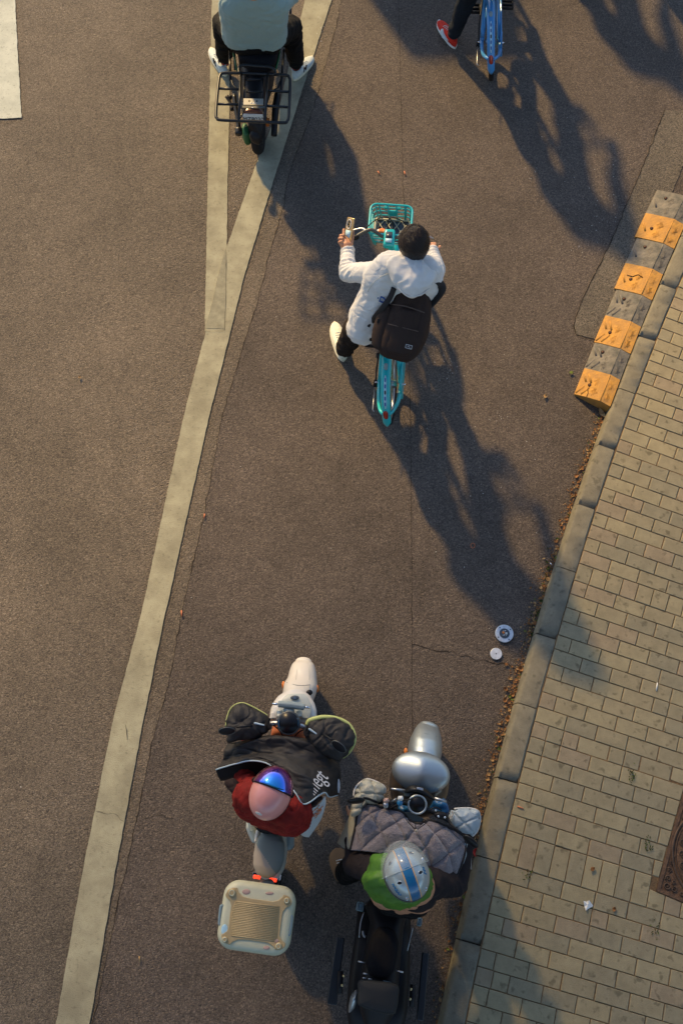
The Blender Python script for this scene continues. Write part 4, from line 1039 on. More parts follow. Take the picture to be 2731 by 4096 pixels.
# --- black moped with the wide rear rack
TS = thing('moped', 'black electric moped with a wide empty tubular rear rack, on the white lines', 'moped', (-.68, 6.3, 0))
T_ = C1
wheel3(TS, Vector((-.685, 5.925, .215)), (.03, 1, 0), .215, .095)
wheel3(TS, Vector((-.64, 7.18, .215)), (.03, 1, 0), .215, .095)
loft(T_, [(680, 1545, 78, .30, .42), (683, 1480, 86, .34, .48), (683, 1400, 88, .38, .52), (683, 1300, 84, .42, .55), (683, 1150, 84, .44, .58)], e=2.6).build('rear_fender', M['black'], TS)
loft(T_, [(660, 1230, 110, .36, .62), (670, 1050, 150, .34, .66), (690, 850, 190, .32, .68), (700, 620, 210, .30, .68), (705, 400, 190, .3, .64), (705, 200, 150, .28, .6), (705, 60, 150, .25, .5)], e=3).build('body', M['black'], TS)
loft(T_, [(690, 770, 120, .70, .78), (700, 700, 205, .70, .82), (705, 560, 235, .70, .83), (708, 380, 220, .70, .83), (710, 200, 150, .70, .80)], e=2.8).build('seat', M['seatblk'], TS)
for a, b_ in (((390, 570), (395, 900)), ((995, 560), (965, 1010)), ((440, 560), (450, 780)), ((945, 560), (905, 780))):
    MB().tube([T_(*a, .52), T_(*b_, .5)], .010, 6).build('side_rail', M['blackm'], TS)
MB().tube([T_(430, 600, .60), T_(455, 700, .62), T_(470, 790, .62)], .008, 6).build('trim_line', M['green'], TS)
MB().tube([T_(950, 540, .60), T_(935, 660, .62), T_(905, 780, .62)], .008, 6).build('trim_line', M['green'], TS)
zr = .80
def rr_(pts, r_, nm, z=zr, sm=0, closed=False, m_='blackm'): return MB().tube([T_(x, y, z) for x, y in pts], r_, 8, closed, smooth=sm).build(nm, M[m_], TS)
rack = thing('rack', None, None, T_(650, 1100, 0)); rack.parent = TS; rack.location = rack.location - TS.location
def rk(pts, r_, nm, z=zr, sm=0, closed=False, m_='blackm'): return MB().tube([T_(x, y, z) for x, y in pts], r_, 8, closed, smooth=sm).build(nm, M[m_], rack)
out = []
for (cx, cy, a0) in ((330, 870, 180), (1010, 895, 270), (990, 1330, 0), (290, 1295, 90)):
    pass
rk([(270, 900), (285, 845), (335, 817), (680, 825), (1010, 842), (1055, 870), (1066, 920), (1058, 1130), (1048, 1310), (1030, 1355), (985, 1375), (650, 1360), (300, 1345), (250, 1325), (236, 1285), (248, 1100)], .0115, 'rack_frame', sm=4, closed=True)
for x0, x1 in ((514, 490), (818, 784)): rk([(x0, 825), (x1, 1360)], .010, 'rack_bar', zr + .004)
for (xa, ya, xb, yb) in ((262, 990, 505, 1002), (255, 1165, 500, 1170), (805, 1015, 1060, 1030), (800, 1185, 1052, 1200)): rk([(xa, ya), (xb, yb)], .010, 'rack_bar', zr - .003)
rk([(495, 820), (490, 770), (510, 735), (560, 728), (680, 738), (830, 750), (880, 770), (900, 800), (900, 835)], .011, 'grab_handle', zr + .05, 4)
for (xa, ya, xb, yb) in ((560, 890, 550, 1105), (765, 890, 757, 1105), (555, 893, 770, 890), (570, 1030, 760, 1030), (600, 885, 760, 885)): rk([(xa, ya), (xb, yb)], .007, 'inner_bar', zr - .02)
MB().prism([T_(543, 1108, zr - .02), T_(768, 1112, zr - .02), T_(766, 1180, zr - .02), T_(540, 1178, zr - .02)], (0, 0, .006)).build('mount_plate', M['steel'], rack, smooth=False)
MB().prism([T_(518, 1188, zr - .012), T_(792, 1192, zr - .012), T_(790, 1218, zr - .012), T_(516, 1212, zr - .012)], (0, 0, .006)).build('mount_strip', M['barm'], rack, smooth=False)
for x, y in ((634, 1155), (664, 1158), (645, 1205)): MB().ell(T_(x, y, zr - .005), (.006, .006, .004), n=8, k=6).build('bolt', M['chrome'], rack)
for x, y in ((608, 1130), (694, 1132)): MB().ell(T_(x, y, zr - .014), (.006, .010, .002), n=8, k=6).build('slot', M['ink'], rack)
for x0, y0, x1, y1 in ((490, 1350, 600, 1150), (784, 1350, 740, 1150), (514, 830, 600, 840), (818, 835, 780, 840)): MB().tube([T_(x0, y0, zr - .01), T_(x1, y1, .6)], .008, 6).build('rack_strut', M['blackm'], rack)
loft(T_, [(655, 1240, 95, .50, .57), (655, 1268, 105, .50, .57)], e=3.5).build('tail_light', M['orangedark'], TS)
pa, pb, pcn, pdn = T_(536, 1272, .64), T_(774, 1280, .64), T_(772, 1368, .57), T_(534, 1358, .57)
pl = MB().prism([pa, pb, pcn, pdn], (pb - pa).cross(pdn - pa).normalized() * -.004).build('number_plate', M['plate'], TS, smooth=False)
nn = (pb - pa).cross(pdn - pa).normalized(); nn = nn if nn.z > 0 else -nn
text('plate_text', 'MZ8030', .048, (pa + pb + pcn + pdn) / 4 + nn * .008 + (pdn - pa) * .12, pb - pa, pa - pdn, M['ink'], pl)
for pts, r_, nm in (([(440, 1060, .40), (455, 1200, .38), (480, 1330, .36), (490, 1450, .34)], .018, 'shock_absorber'), ([(488, 1440, .34), (490, 1505, .33)], .030, 'shock_absorber')):
    MB().tube([T_(*q) for q in pts], r_, 8, smooth=3).build(nm, M['blackm'], TS)
MB().tube([T_(925, 1050, .42), T_(905, 1200, .40), T_(893, 1360, .36), T_(885, 1520, .32)], [.026, .030, .026, .024], 8, smooth=3).build('shock_absorber', M['black'], TS)
MB().tube([T_(360, 1080, .34), T_(395, 1150, .33), T_(420, 1235, .32)], [.020, .012, .016], 8, smooth=3).build('footrest', M['black'], TS)
MB().tube([T_(380, 1085, .34), T_(410, 1095, .34)], .018, 8).build('footrest', M['black'], TS)
loft(T_, [(560, 1450, 30, .12, .26), (575, 1500, 50, .12, .28), (590, 1555, 38, .12, .26)], e=3).build('motor_cover', M['green'], TS)
loft(T_, [(815, 1350, 25, .3, .36), (810, 1390, 20, .3, .36)], e=3).build('indicator', M['orange'], TS)
for pts in ([(410, 900, .5), (430, 960, .5), (480, 1010, .5), (500, 1090, .5)], [(960, 900, .5), (930, 980, .5), (880, 1010, .5)], [(560, 840, .7), (565, 900, .6), (600, 960, .6)]):
    MB().tube([T_(*q) for q in pts], .008, 6, smooth=3).build('bracket', M['blackm'], TS)
MB().tube([T_(-150 + 500, -330, 1.0), T_(690, -330, 1.02), T_(1050, -330, 1.0)], .014, 8).build('handlebar', M['blackm'], TS)
MB().tube([T_(700, -330, 1.0), T_(705, -300, .3)], .03, 8).build('steering_column', M['black'], TS)
for a in ((1000, 60, 120), (1070, 60, 200)): MB().tube([T_(a[0], -10, .45), T_(a[0], a[2], .42)], .010, 6).build('side_rail', M['blackm'], TS)
J = dict(head=T_(650, -240, 1.58), neck=T_(655, -60, 1.38), pelvis=T_(665, 380, .92), shL=T_(400, 30, 1.30), shR=T_(935, 40, 1.30), elL=T_(330, -180, 1.10), elR=T_(1080, -60, 1.12), wrL=T_(420, -330, 1.05), wrR=T_(1020, -310, 1.05),
         hipL=T_(520, 430, .88), hipR=T_(830, 430, .88), knL=T_(320, 260, .55), anL=T_(335, 640, .14), knR=T_(1075, 300, .55), anR=T_(1130, 700, .14), face=Vector((0, 1, -.1)))
def seated(label, J, shirt, pants, sfold, tr, hands=True, voxel=.009, extra=None, pant_r=(.105, .088, .066), smn=12):
    hs = [(J['wrL'], J.get('hdL', Vector((.1, 1, -.1))), Vector((0, 0, -1)), 1.1, 1), (J['wrR'], J.get('hdR', Vector((-.1, 1, -.1))), Vector((0, 0, -1)), 1.1, -1)] if hands else []
    p_ = human(label, J, hs, voxel)
    ax = J['pelvis'] - J['neck']; sx = (J['shR'] - J['shL']).normalized()
    g_ = garment(shirt[0], M[shirt[1]], p_, [(J['shL'], J['elL'], .080, .066), (J['elL'], J['wrL'], .066, .046), (J['shR'], J['elR'], .080, .066), (J['elR'], J['wrR'], .066, .046), (J['shL'], J['shR'], .085, .085)] +
            [(J['neck'] + ax * t - sx * w_, J['neck'] + ax * t + sx * w_, r_, r_) for t, w_, r_ in dens(tr)], .009, sfold, smn, extra)
    a, b_, c = pant_r
    garment('trousers', M[pants], p_, [(J['hipL'], J['hipR'], .115, .115), (J['hipL'], J['knL'], a, b_), (J['knL'], J['anL'] + Vector((0, 0, .02)), b_, c), (J['hipR'], J['knR'], a, b_), (J['knR'], J['anR'] + Vector((0, 0, .02)), b_, c)], .010, fold(.012, 10, 10, 14, 1.))
    return p_, g_
crs = crease(.007, 5, 6., (.7, 1.6, 1))
def fo_s(p):
    v = fold(.004, 7, 12, 8, 2.)(p) + crs(p); h = J['pelvis']
    v += 0 * max(0, 1 - abs(p.y - h.y + .02) / .13) * math.sin((p.y - .5 * abs(p.x - h.x) ** 1) * 110 + 3 * noise.noise(p * 7))
    return v
p3, g_ = seated('person in a pale teal shirt and black trousers astride the black moped', J, ('shirt', 'skyblue_shirt'), 'blackpants', fo_s,
            ((.05, .10, .10), (.25, .14, .12), (.5, .135, .125), (.75, .125, .125), (.98, .125, .13), (1.12, .11, .10)))
MB().ell(J['head'] + Vector((0, -.01, .02)), (.09, .11, .12)).build('hair', M['hair'], p3)
for h_, t_ in (((352, 868), (178, 560)), ((1100, 915), (1318, 655))):
    so, tf = shoe(p3, T_(*h_, 0), T_(*t_, 0), M['sneaker_b'], M['sole'], .105, .10)
    for s_ in (-1, 1):
        for a, b_ in ((.32, .40), (.40, .42), (.42, .50)):
            MB().tube([tf(a, .043 * s_, .045 if a != .40 else .075), tf(b_, .040 * s_, .080 if a != .40 else .045)], .007, 6, flat=.6).build('side_mark', M['ink'], so)
for a in ('anL', 'anR'): MB().cap(J[a] + Vector((0, 0, -.04)), J[a] + Vector((0, 0, .03)), .045, .042).build('sock', M['sock'], p3)

# --- white moped
WS = thing('moped', 'pearl white electric moped with beige rear case rack and round black display', 'moped', (-.34, .8, 0))
wheel3(WS, Vector((-.255, 1.285, .20)), (.06, 1, 0), .205, .085); wheel3(WS, Vector((-.42, .12, .20)), (.12, 1, 0), .205, .09)
loft(C5, [(945, 120, 85, .30, .40), (942, 160, 118, .28, .45), (937, 230, 138, .28, .50), (932, 300, 150, .30, .54), (918, 370, 172, .34, .60), (900, 440, 165, .35, .66), (880, 520, 150, .4, .70)], e=2.2, round_end=(True, False)).build('front_fender', M['pearl'], WS)
for x, y in ((742, 352), (1085, 392)): MB().ell(C5(x, y, .48), (.010, .024, .018), n=12, k=8).build('indicator', M['orange'], WS)
MB().ell(C5(1005, 430, .655), (.020, .018, .01), n=12, k=8).build('lens_hole', M['glass'], WS)
loft(C5, [(860, 430, 110, .80, .86), (858, 470, 165, .79, .88), (853, 530, 205, .79, .90), (848, 600, 232, .79, .91), (842, 660, 238, .80, .91), (838, 710, 215, .81, .90)], e=2.1, n=36).build('front_cowl', M['pearl'], WS)
loft(C5, [(866, 450, 90, .89, .905), (866, 490, 130, .89, .914), (863, 550, 160, .895, .918), (858, 620, 170, .895, .918), (852, 680, 160, .895, .915)], e=2.3, n=36).build('inner_panel', M['pearlg'], WS)
loft(C5, [(640, 690, 40, .86, .89), (645, 640, 30, .86, .89)], e=2.5).build('vent', M['pearl'], WS)
MB().ell(C5(858, 483, .925), (.026, .014, .004)).build('badge', M['studd'], WS)
text('badge_mark', 'Z', .016, C5(858, 484, .931), (1, .2, 0), (0, 1, 0), M['chrome'], WS)
bx2 = (C5(950, 575, 1.0) - C5(695, 550, 1.0)).normalized(); by2 = UP.cross(bx2)
MB().tube([C5(690, 545, 1.0), C5(820, 556, 1.0), C5(955, 578, 1.0)], [.020, .022, .020], 8).build('phone_mount', M['greyblue'], WS, bevel=.004)
for a, b_ in (((632, 543), (700, 550)), ((945, 577), (1008, 583))): MB().tube([C5(*a, 1.0), C5(*b_, 1.0)], .0075, 8).build('mount_clamp', M['chrome'], WS)
MB().tube([C5(800, 590, .99), C5(795, 640, .97)], [.03, .035], 10, flat=.7).build('mount_stem', M['greyblue'], WS)
for x in (700, 900): loft(C5, [(x, 620, 32, .93, .97), (x + 5, 670, 34, .93, .98)], e=2.5).build('stem_cover', M['pearlg'], WS)
gc = C5(795, 738, 1.02); gx = Vector((1, .12, 0)).normalized(); gz = Vector((0, -.18, 1)).normalized(); gy = gz.cross(gx); gr = C5.m(gc, 122)
MB().tube([gc - gz * .05, gc - gz * .012, gc], [gr * .8, gr, gr * .97], 36).build('display_housing', M['barm'], WS, bevel=.004)
MB().tube([gc, gc + gz * .003], [gr * .88, gr * .87], 36).build('display_glass', M['glass'], WS)
for s_ in (-1, 1): MB().tube([gc + gx * (gr * .82 * s_ * math.cos(a)) + gy * (gr * .82 * math.sin(a)) + gz * .003 for a in [-.4, -.2, 0, .2, .4]], .0018, 5).build('blue_arc', M['helmblue'], WS)
MB().tube([C5(600, 745, .97), C5(700, 740, .99), C5(900, 760, .99), C5(990, 800, .97)], .014, 8, smooth=3).build('handlebar', M['steel'], WS)
loft(C5, [(790, 760, 150, .70, .88), (790, 850, 172, .70, .88), (790, 930, 170, .68, .84)], e=3).build('leg_shield', M['orangebody'], WS)
for st_, (cx, cy), an in (([(455, 750), (390, 770), (270, 782)], (172, 815), .05), ([(1120, 832), (1170, 870), (1240, 912)], (1305, 975), -.62)):
    MB().tube([C5(x, y, z) for (x, y), z in zip(st_, (1.0, 1.06, 1.09))], .006, 6, smooth=3).build('mirror_stem', M['black'], WS)
    c = C5(cx, cy, 1.10); X2 = Vector((math.cos(an), math.sin(an), 0)); Z2 = Vector((.0, -.85, .52)); Z2 = (Z2 - X2 * Z2.dot(X2)).normalized(); Y2 = Z2.cross(X2)
    if c.x > -.3: pass
    MB().ell(c, (.050, .034, .011), X2, Y2, Z2, 24, 8).build('mirror', M['black'], WS)
    MB().tube([c + X2 * (.046 * math.cos(a)) + Y2 * (.030 * math.sin(a)) + Z2 * .004 for a in [2 * math.pi * j / 24 for j in range(24)]], .003, 5, True).build('mirror_rim', M['barm'], WS)
loft(C6, [(860, 60, 190, .30, .60), (860, 260, 215, .30, .66), (850, 420, 200, .30, .68), (835, 640, 218, .40, .69), (820, 850, 215, .45, .70), (790, 980, 175, .5, .69)], e=3).build('body', M['pearlg'], WS)
loft(C6, [(872, 120, 180, .68, .79), (872, 250, 222, .68, .79), (873, 340, 218, .68, .79), (873, 395, 150, .68, .77)], e=2.6).build('front_seat', M['greyblue'], WS)
def seatfn(p):
    a, b_ = C6(640, 620, .8), C6(870, 970, .8); return 1 if (b_.x - a.x) * (p.y - a.y) - (b_.y - a.y) * (p.x - a.x) < 0 else 0
loft(C6, [(845, 480, 140, .70, .80), (830, 560, 188, .69, .81), (815, 680, 207, .69, .81), (798, 800, 212, .69, .81), (775, 920, 188, .69, .81), (762, 985, 145, .70, .80)], n=48, k=9, e=2.8).build('rear_seat', [M['greyseat'], M['beigeseat']], WS, sub=1, matfn=seatfn)
pk = loft(C6, [(560, 300, 62, .36, .50), (565, 380, 70, .36, .50), (590, 470, 62, .36, .48), (610, 560, 40, .36, .46)], e=2.8).build('side_panel', M['pearlg'], WS)
for i in range(9): MB().tube([C6(515 + i * 3, 300 + i * 16, .505), C6(575 + i * 3, 285 + i * 16, .505)], .004, 5).build('panel_rib', M['greyblue'], pk)
loft(C6, [(660, 420, 28, .60, .68), (645, 500, 34, .6, .68), (630, 570, 24, .6, .68)], e=2.5).build('side_trim', M['pearl'], WS)
for x, y0, y1, h_ in ((1068, 470, 640, 36),): MB().cap(C6(x, y0, .52), C6(x, y1 - 40, .52), .036, .036).build('passenger_peg', M['greyblue'], WS)
loft(C6, [(1030, 640, 30, .45, .62), (1010, 780, 30, .45, .62), (970, 930, 30, .48, .62), (940, 1010, 20, .5, .62)], e=3).build('side_fairing', M['pearlg'], WS)
for x, y in ((640, 1050), (860, 1090)): MB().box(C6(x, y, .70), (.040, .020, .03), (1, -.14, 0), (.14, 1, 0), UP).build('tail_light', M['tail'], WS, bevel=.004)
wp_ = MB().prism([C6(585, 985, .60), C6(975, 1022, .60), C6(960, 1098, .58), C6(590, 1065, .58)], (0, 0, .004)).build('number_plate', M['plate'], WS, smooth=False)
text('plate_text', '8', .045, C6(922, 1060, .602), (1, -.12, 0), (0, 1, 0), M['ink'], wp_)
MB().prism([C6(590, 990, .606), C6(890, 1015, .606), C6(880, 1090, .59), C6(595, 1065, .59)], (0, 0, .01)).build('lamp_housing', M['black'], WS, smooth=False)
loft(C6, [(720, 1120, 120, .72, .745), (730, 1160, 150, .72, .75), (740, 1230, 160, .72, .75)], e=3).build('case_rack', M['barm'], WS)

# --- rear case
cx_ = (C6(1110, 1720, 1.0) - C6(130, 1580, 1.0)).normalized(); cy_ = UP.cross(cx_); cc_ = C6(628, 1602, .9)
CS = thing('travel_case', 'cream and tan hard case with ribbed lid behind the white moped seat', 'travel case', (cc_.x, cc_.y, .755))
zt = 1.03
def rrect(hw, hh, rad, z, n=8, c=None):
    out = []
    for sx_, sy_, a0 in ((1, 1, 0), (-1, 1, 90), (-1, -1, 180), (1, -1, 270)):
        for j in range(n + 1):
            a = R(a0 + 90 * j / n); out.append((c or cc_) * 1 + cx_ * (sx_ * (hw - rad) + rad * math.cos(a)) + cy_ * (sy_ * (hh - rad) + rad * math.sin(a)) + UP * (z - (c or cc_).z))
    return out
tc_ = C6(628, 1602, zt); cc_ = Vector((tc_.x, tc_.y, .9)); hw_, hh_ = C6.m(tc_, 497), C6.m(tc_, 440) / .99
MB().rings([rrect(hw_ - .02, hh_ - .02, .07, .76), rrect(hw_ - .006, hh_ - .006, .08, .78), rrect(hw_, hh_, .085, .90)]).build('case_base', M['casecream'], CS)
MB().rings([rrect(hw_ + .002, hh_ + .002, .085, .905), rrect(hw_ + .002, hh_ + .002, .085, .985), rrect(hw_ - .004, hh_ - .004, .08, 1.010), rrect(hw_ - .016, hh_ - .016, .07, 1.026), rrect(hw_ - .035, hh_ - .035, .06, 1.031)]).build('case_lid', M['casecream'], CS)
tan = [(375, 1195), (395, 1260), (450, 1315), (560, 1345), (700, 1362), (860, 1385), (930, 1370), (985, 1325), (1010, 1290), (1080, 1315), (1115, 1380), (1112, 1430), (1040, 1470), (1000, 1520), (985, 1580), (968, 1720), (950, 1850), (985, 1920), (1035, 1958), (1020, 2010), (960, 2045), (900, 2045), (850, 1990), (790, 1950), (640, 1925), (480, 1905), (380, 1905), (310, 1935), (270, 1975), (215, 1955), (165, 1905), (155, 1840), (230, 1790), (255, 1740), (270, 1600), (292, 1440), (275, 1380), (225, 1330), (210, 1290), (250, 1225), (310, 1195)]
pts = [C6(x, y, zt) for x, y in tan]; bm = bmesh.new(); f = bm.faces.new([bm.verts.new(p) for p in pts]); r2 = bmesh.ops.extrude_face_region(bm, geom=[f]); bmesh.ops.translate(bm, verts=[g2 for g2 in r2['geom'] if isinstance(g2, bmesh.types.BMVert)], vec=(0, 0, .008)); bm.verts.index_update()
mb = MB().add([v_.co for v_ in bm.verts], [[v_.index for v_ in f_.verts] for f_ in bm.faces]); bm.free()
pn_ = mb.build('lid_panel', M['casetan'], CS, smooth=2, bevel=.003)
for i in range(21):
    t = i / 20; y = 1385 + (1845 - 1385) * t; xl = 345 - 50 * min(1, t * 3) if t < .33 else 295 - 5 * t; xr = 945 - 35 * t
    MB().tube([C6(xl, y, zt + .009), C6(xr, y + (xr - xl) * .125, zt + .009)], .0042, 6, flat=.8).build('lid_rib', M['casetan'], pn_)
for x, y, rpx in ((302, 1265, 56), (1046, 1372, 44), (203, 1903, 40), (935, 1992, 48)):
    c = C6(x, y, zt + .010); q = C6.m(c, rpx)
    MB().ell(c, (q, q, .012), n=20, k=8).build('corner_dome', M['casetan'], pn_)
    MB().tube([c + Vector((math.cos(a) * q * .6, math.sin(a) * q * .6, .011)) for a in [2 * math.pi * j / 20 for j in range(20)]], .0025, 5, True).build('dome_ring', M['casecream'], pn_)
for pts in ([(225, 1440), (165, 1442), (148, 1470), (130, 1660), (140, 1695), (185, 1715)], [(1060, 1555), (1105, 1580), (1112, 1620), (1088, 1800), (1070, 1838), (1028, 1845)]):
    MB().tube([C6(x, y, 1.0 if i in (0, 5) else 1.012) for i, (x, y) in enumerate(pts)], .0085, 8, smooth=4).build('handle', M['handle'], CS)
for xa, ya, n_k in ((405, 1150, 8), (870, 1215, 8)):
    for i in range(n_k): MB().tube([C6(xa + i * 16, ya + i * 2, .99), C6(xa + i * 16 - 4, ya + i * 2 + 26, 1.02)], .0045, 6).build('hinge_knuckle', M['casecream'], CS)
MB().tube([C6(525, 1165, 1.0), C6(860, 1212, 1.0)], .010, 8).build('hinge_bar', M['casetan'], CS)
for x, y, a, b_ in ((495, 1250, .022, .014), (812, 1272, .022, .008), (905, 1920, .011, .011), (770, 2015, .018, .009)):
    MB().ell(C6(x, y, 1.032 if y < 1900 or x == 770 else 1.04), (a, b_, .002), n=12, k=6).build('sticker', M['pinkpaper'], CS)
MB().ell(C6(200, 1770, 1.032), (.018, .028, .002), n=12, k=6).build('sticker', M['sticker'], CS)

# --- black wind apron with hand muffs
AP = thing('wind_apron', 'black padded wind apron with lime piped hand muffs, lettered on its folded corner', 'wind apron', C5(700, 1050, .5))
apn = [[(180, 945, .88), (290, 925, .91), (400, 905, .94), (520, 880, .97), (640, 868, .98), (810, 880, .98), (990, 910, .97), (1150, 1010, .93), (1300, 1130, .84)],
       [(150, 1020, .88), (270, 985, .93), (380, 955, .96), (510, 930, .99), (630, 925, 1.01), (820, 950, 1.01), (1010, 990, 1.0), (1170, 1070, .95), (1312, 1190, .84)],
       [(135, 1100, .87), (255, 1065, .93), (370, 1040, .96), (500, 1030, .99), (620, 1040, 1.01), (830, 1090, 1.03), (1030, 1140, 1.01), (1190, 1200, .95), (1314, 1270, .83)],
       [(100, 1160, .87), (240, 1115, .94), (390, 1085, .98), (540, 1100, 1.02), (680, 1170, 1.06), (870, 1270, 1.12), (1030, 1320, 1.10), (1180, 1360, .98), (1308, 1370, .80)],
       [(60, 1210, .88), (250, 1155, .97), (440, 1120, 1.02), (640, 1185, 1.06), (850, 1428, 1.16), (955, 1562, 1.14), (1145, 1445, 1.05), (1205, 1488, .93), (1290, 1468, .80)]]
ap = bez(apn, C5)
ff = fold(.011, 6, 15, 6, 9.); cra = crease(.009, 6, 4., (.7, 1.7, 1))
def apf(u, v):
    p = ap(u, v); return p + UP * (ff(p) + cra(p) + .016 * math.sin(v * 11 + noise.noise(p * 3) * 4) * (1 - abs(u - .5)) * (1 if v < .75 else .3))
MB().grid(apf, 90, 60).build('apron_panel', M['quiltblk'], AP, solid=.006)
MB().tube([apf(u / 60, 1.) + UP * .003 for u in range(0, 61)], .0042, 6).build('edge_piping', M['pipe'], AP)
ln = bez([[(60, 1212, .84), (250, 1160, .92), (440, 1125, .96), (700, 1200, .96)], [(90, 1290, .80), (250, 1270, .84), (440, 1260, .86), (640, 1300, .88)], [(110, 1320, .74), (260, 1310, .78), (420, 1300, .8), (600, 1330, .8)]], C5)
MB().grid(ln, 24, 10).build('lining', M['inner'], AP, solid=.004)
sidep = bez([[(1300, 1130, .84), (1305, 1270, .82), (1300, 1460, .78)], [(1312, 1150, .70), (1318, 1300, .66), (1290, 1470, .62)]], C5)
MB().grid(sidep, 12, 6).build('side_flap', M['quiltblk'], AP, solid=.004)
fm = lambda p, a=fold(.010, 11, 11, 10, 5.), b=crease(.010, 7, 2.): a(p) + b(p)
def muff(poly, z, h_, nm='hand_muff', m_='quiltblk', par=AP, fo=fm, cv=C5, sq=.5):
    ring = [cv(x, y, z) for x, y in poly]; return pillow(ring, h_, 10, h_ * .8, sq=sq).build(nm, M[m_], par, sub=1, fold=fo)
LM = [(160, 770), (172, 680), (210, 590), (265, 548), (335, 535), (430, 572), (520, 622), (580, 660), (605, 730), (600, 800), (555, 860), (450, 895), (310, 915), (185, 945), (165, 860)]
RM = [(975, 770), (985, 725), (1060, 685), (1160, 670), (1290, 682), (1400, 735), (1460, 825), (1468, 920), (1420, 1020), (1350, 1100), (1290, 1140), (1170, 1090), (1070, 1010), (1000, 960), (965, 870)]
muff(LM, .97, .065); muff(RM, .97, .065)
def pip(poly, z, r_, m_, a, b_, cv=C5, par=AP): return MB().tube([cv(x, y, z) for x, y in poly[a:b_]], r_, 8, smooth=4).build('muff_piping', M[m_], par)
pip(LM, .985, .0035, 'lime', 0, 8)
MB().tube([C5(x, y, z) for x, y, z in ((978, 758, .99), (1000, 715, 1.0), (1070, 690, 1.01), (1160, 676, 1.01), (1285, 690, 1.0), (1395, 742, .99), (1455, 830, .98), (1462, 925, .97), (1415, 1020, .95), (1345, 1095, .93))], [.010, .012, .012, .011, .010, .009, .008, .008, .010, .004], 8, flat=.5, up=(0, 0, 1), smooth=4).build('muff_piping', M['lime'], AP)
for pts in ([(600, 690), (585, 740), (610, 800)], [(985, 780), (960, 830), (985, 880)]):
    MB().tube([C5(x, y, 1.02) for x, y in pts], .010, 8, smooth=3).build('drawcord', M['inner'], AP)
for x, y in ((500, 760), (1050, 820)): MB().cap(C5(x - 45, y - 20, 1.035), C5(x + 45, y + (0 if x < 600 else 40), 1.03), .006, .004).build('tag', M['pipe'], AP)
l_, n_ = hit(C5, 1062, 1352)
tx = (C5(1150, 1255, 1.) - C5(1000, 1440, 1.)).normalized()
text('lettering', 'ninegt', .13, l_ + UP * .012, tx, UP.cross(tx), M['print'], AP, .003, .44)
l_, n_ = hit(C5, 1295, 1380); MB().ell(C5(1300, 1375, .86), (.008, .04, .004)).build('side_logo', M['print'], AP)

# --- rider of the white moped
J = dict(head=C5(600, 1500, 1.33), neck=C5(600, 1560, 1.16), pelvis=C5(690, 1640, .85), shL=C5(475, 1450, 1.02), shR=C5(750, 1550, 1.02), elL=C5(360, 1350, .84), elR=C5(900, 1430, .84), wrL=C5(400, 930, .82), wrR=C5(1170, 980, .82),
         hipL=C5(600, 1640, .82), hipR=C5(800, 1660, .82), knL=C5(560, 1280, .70), anL=C5(640, 1150, .30), knR=C5(900, 1280, .70), anR=C5(860, 1150, .30), face=Vector((.34, .94, -.3)))
p4, g_ = seated('person in a red jacket on the white moped, behind a black apron', J, ('jacket', 'redjkt'), 'navypants', lambda p, a=fold(.014, 11, 11, 11, 3.), b=crease(.008, 9, 1.): a(p) + b(p),
            ((.05, .10, .09), (.25, .11, .11), (.5, .10, .115), (.75, .08, .11), (.9, .06, .11)), smn=6)
muff([(150, 1330), (230, 1290), (320, 1400), (380, 1600), (500, 1700), (600, 1735), (500, 1742), (410, 1700), (300, 1600), (240, 1480)], 1.0, .05, 'under_jacket', 'darkjkt', p4, fm)
muff([(950, 1560), (1120, 1470), (1135, 1520), (980, 1620), (860, 1700), (800, 1720), (850, 1650)], 1.02, .03, 'under_jacket', 'darkjkt', p4, fm)
wc = bez([[(1165, 1470, .98), (1168, 1560, .96), (1130, 1690, .92), (1080, 1780, .88), (1000, 1895, .84)], [(1100, 1560, 1.0), (1060, 1630, .98), (1020, 1700, .95), (960, 1800, .91), (940, 1880, .85)], [(1000, 1620, 1.02), (950, 1670, 1.0), (900, 1720, .97), (880, 1780, .93), (880, 1830, .88)], [(940, 1640, 1.03), (860, 1690, 1.0), (760, 1745, .98), (760, 1765, .95), (830, 1815, .9)]], C5)
cl = MB().grid(lambda u, v: wc(u, v) + UP * (fold(.010, 9, 9, 9, 4.)(wc(u, v))), 30, 24).build('white_garment_flap', M['whitecloth'], p4, solid=.004)
for i, (x, y) in enumerate(((1060, 1620), (1085, 1590), (1110, 1600), (1070, 1650), (1095, 1640), (1050, 1680))):
    l_, n_ = hit(C5, x, y); MB().tube([l_ + n_ * .004 + Vector((.018 * math.cos(a + i), .014 * math.sin(a * 1.5 + i), 0)) for a in [j * .7 for j in range(7)]], .0022, 5, smooth=3).build('printed_motif', M['orangeprint'], cl)
hf2 = Vector((.36, .93, 0)).normalized(); hr2 = Vector((hf2.y, -hf2.x, 0)); hc2 = C5(583, 1530, 1.44)
HM = thing('helmet', 'pink half helmet with mirrored blue and purple visor', 'helmet', hc2)
def dome(c, rad, f_, r_, zmin, m_, par, nm, **k):
    rs = []
    for i in range(17):
        ph = math.pi / 2 - (math.pi / 2 - math.asin(zmin)) * i / 16; rs.append([c + r_ * (rad[0] * math.cos(ph) * math.cos(a)) + f_ * (rad[1] * math.cos(ph) * math.sin(a)) + UP * (rad[2] * math.sin(ph)) for a in [2 * math.pi * j / 48 for j in range(48)]])
    rs[0] = [c + (p - c) + (r_ * math.cos(2 * math.pi * j / 48) + f_ * math.sin(2 * math.pi * j / 48)) * .002 for j, p in enumerate(rs[0])]
    return MB().rings(rs, cap=True).build(nm, m_, par, **k)
hc2 = C5(612, 1455, 1.40); RA = (.106, .136, .125)
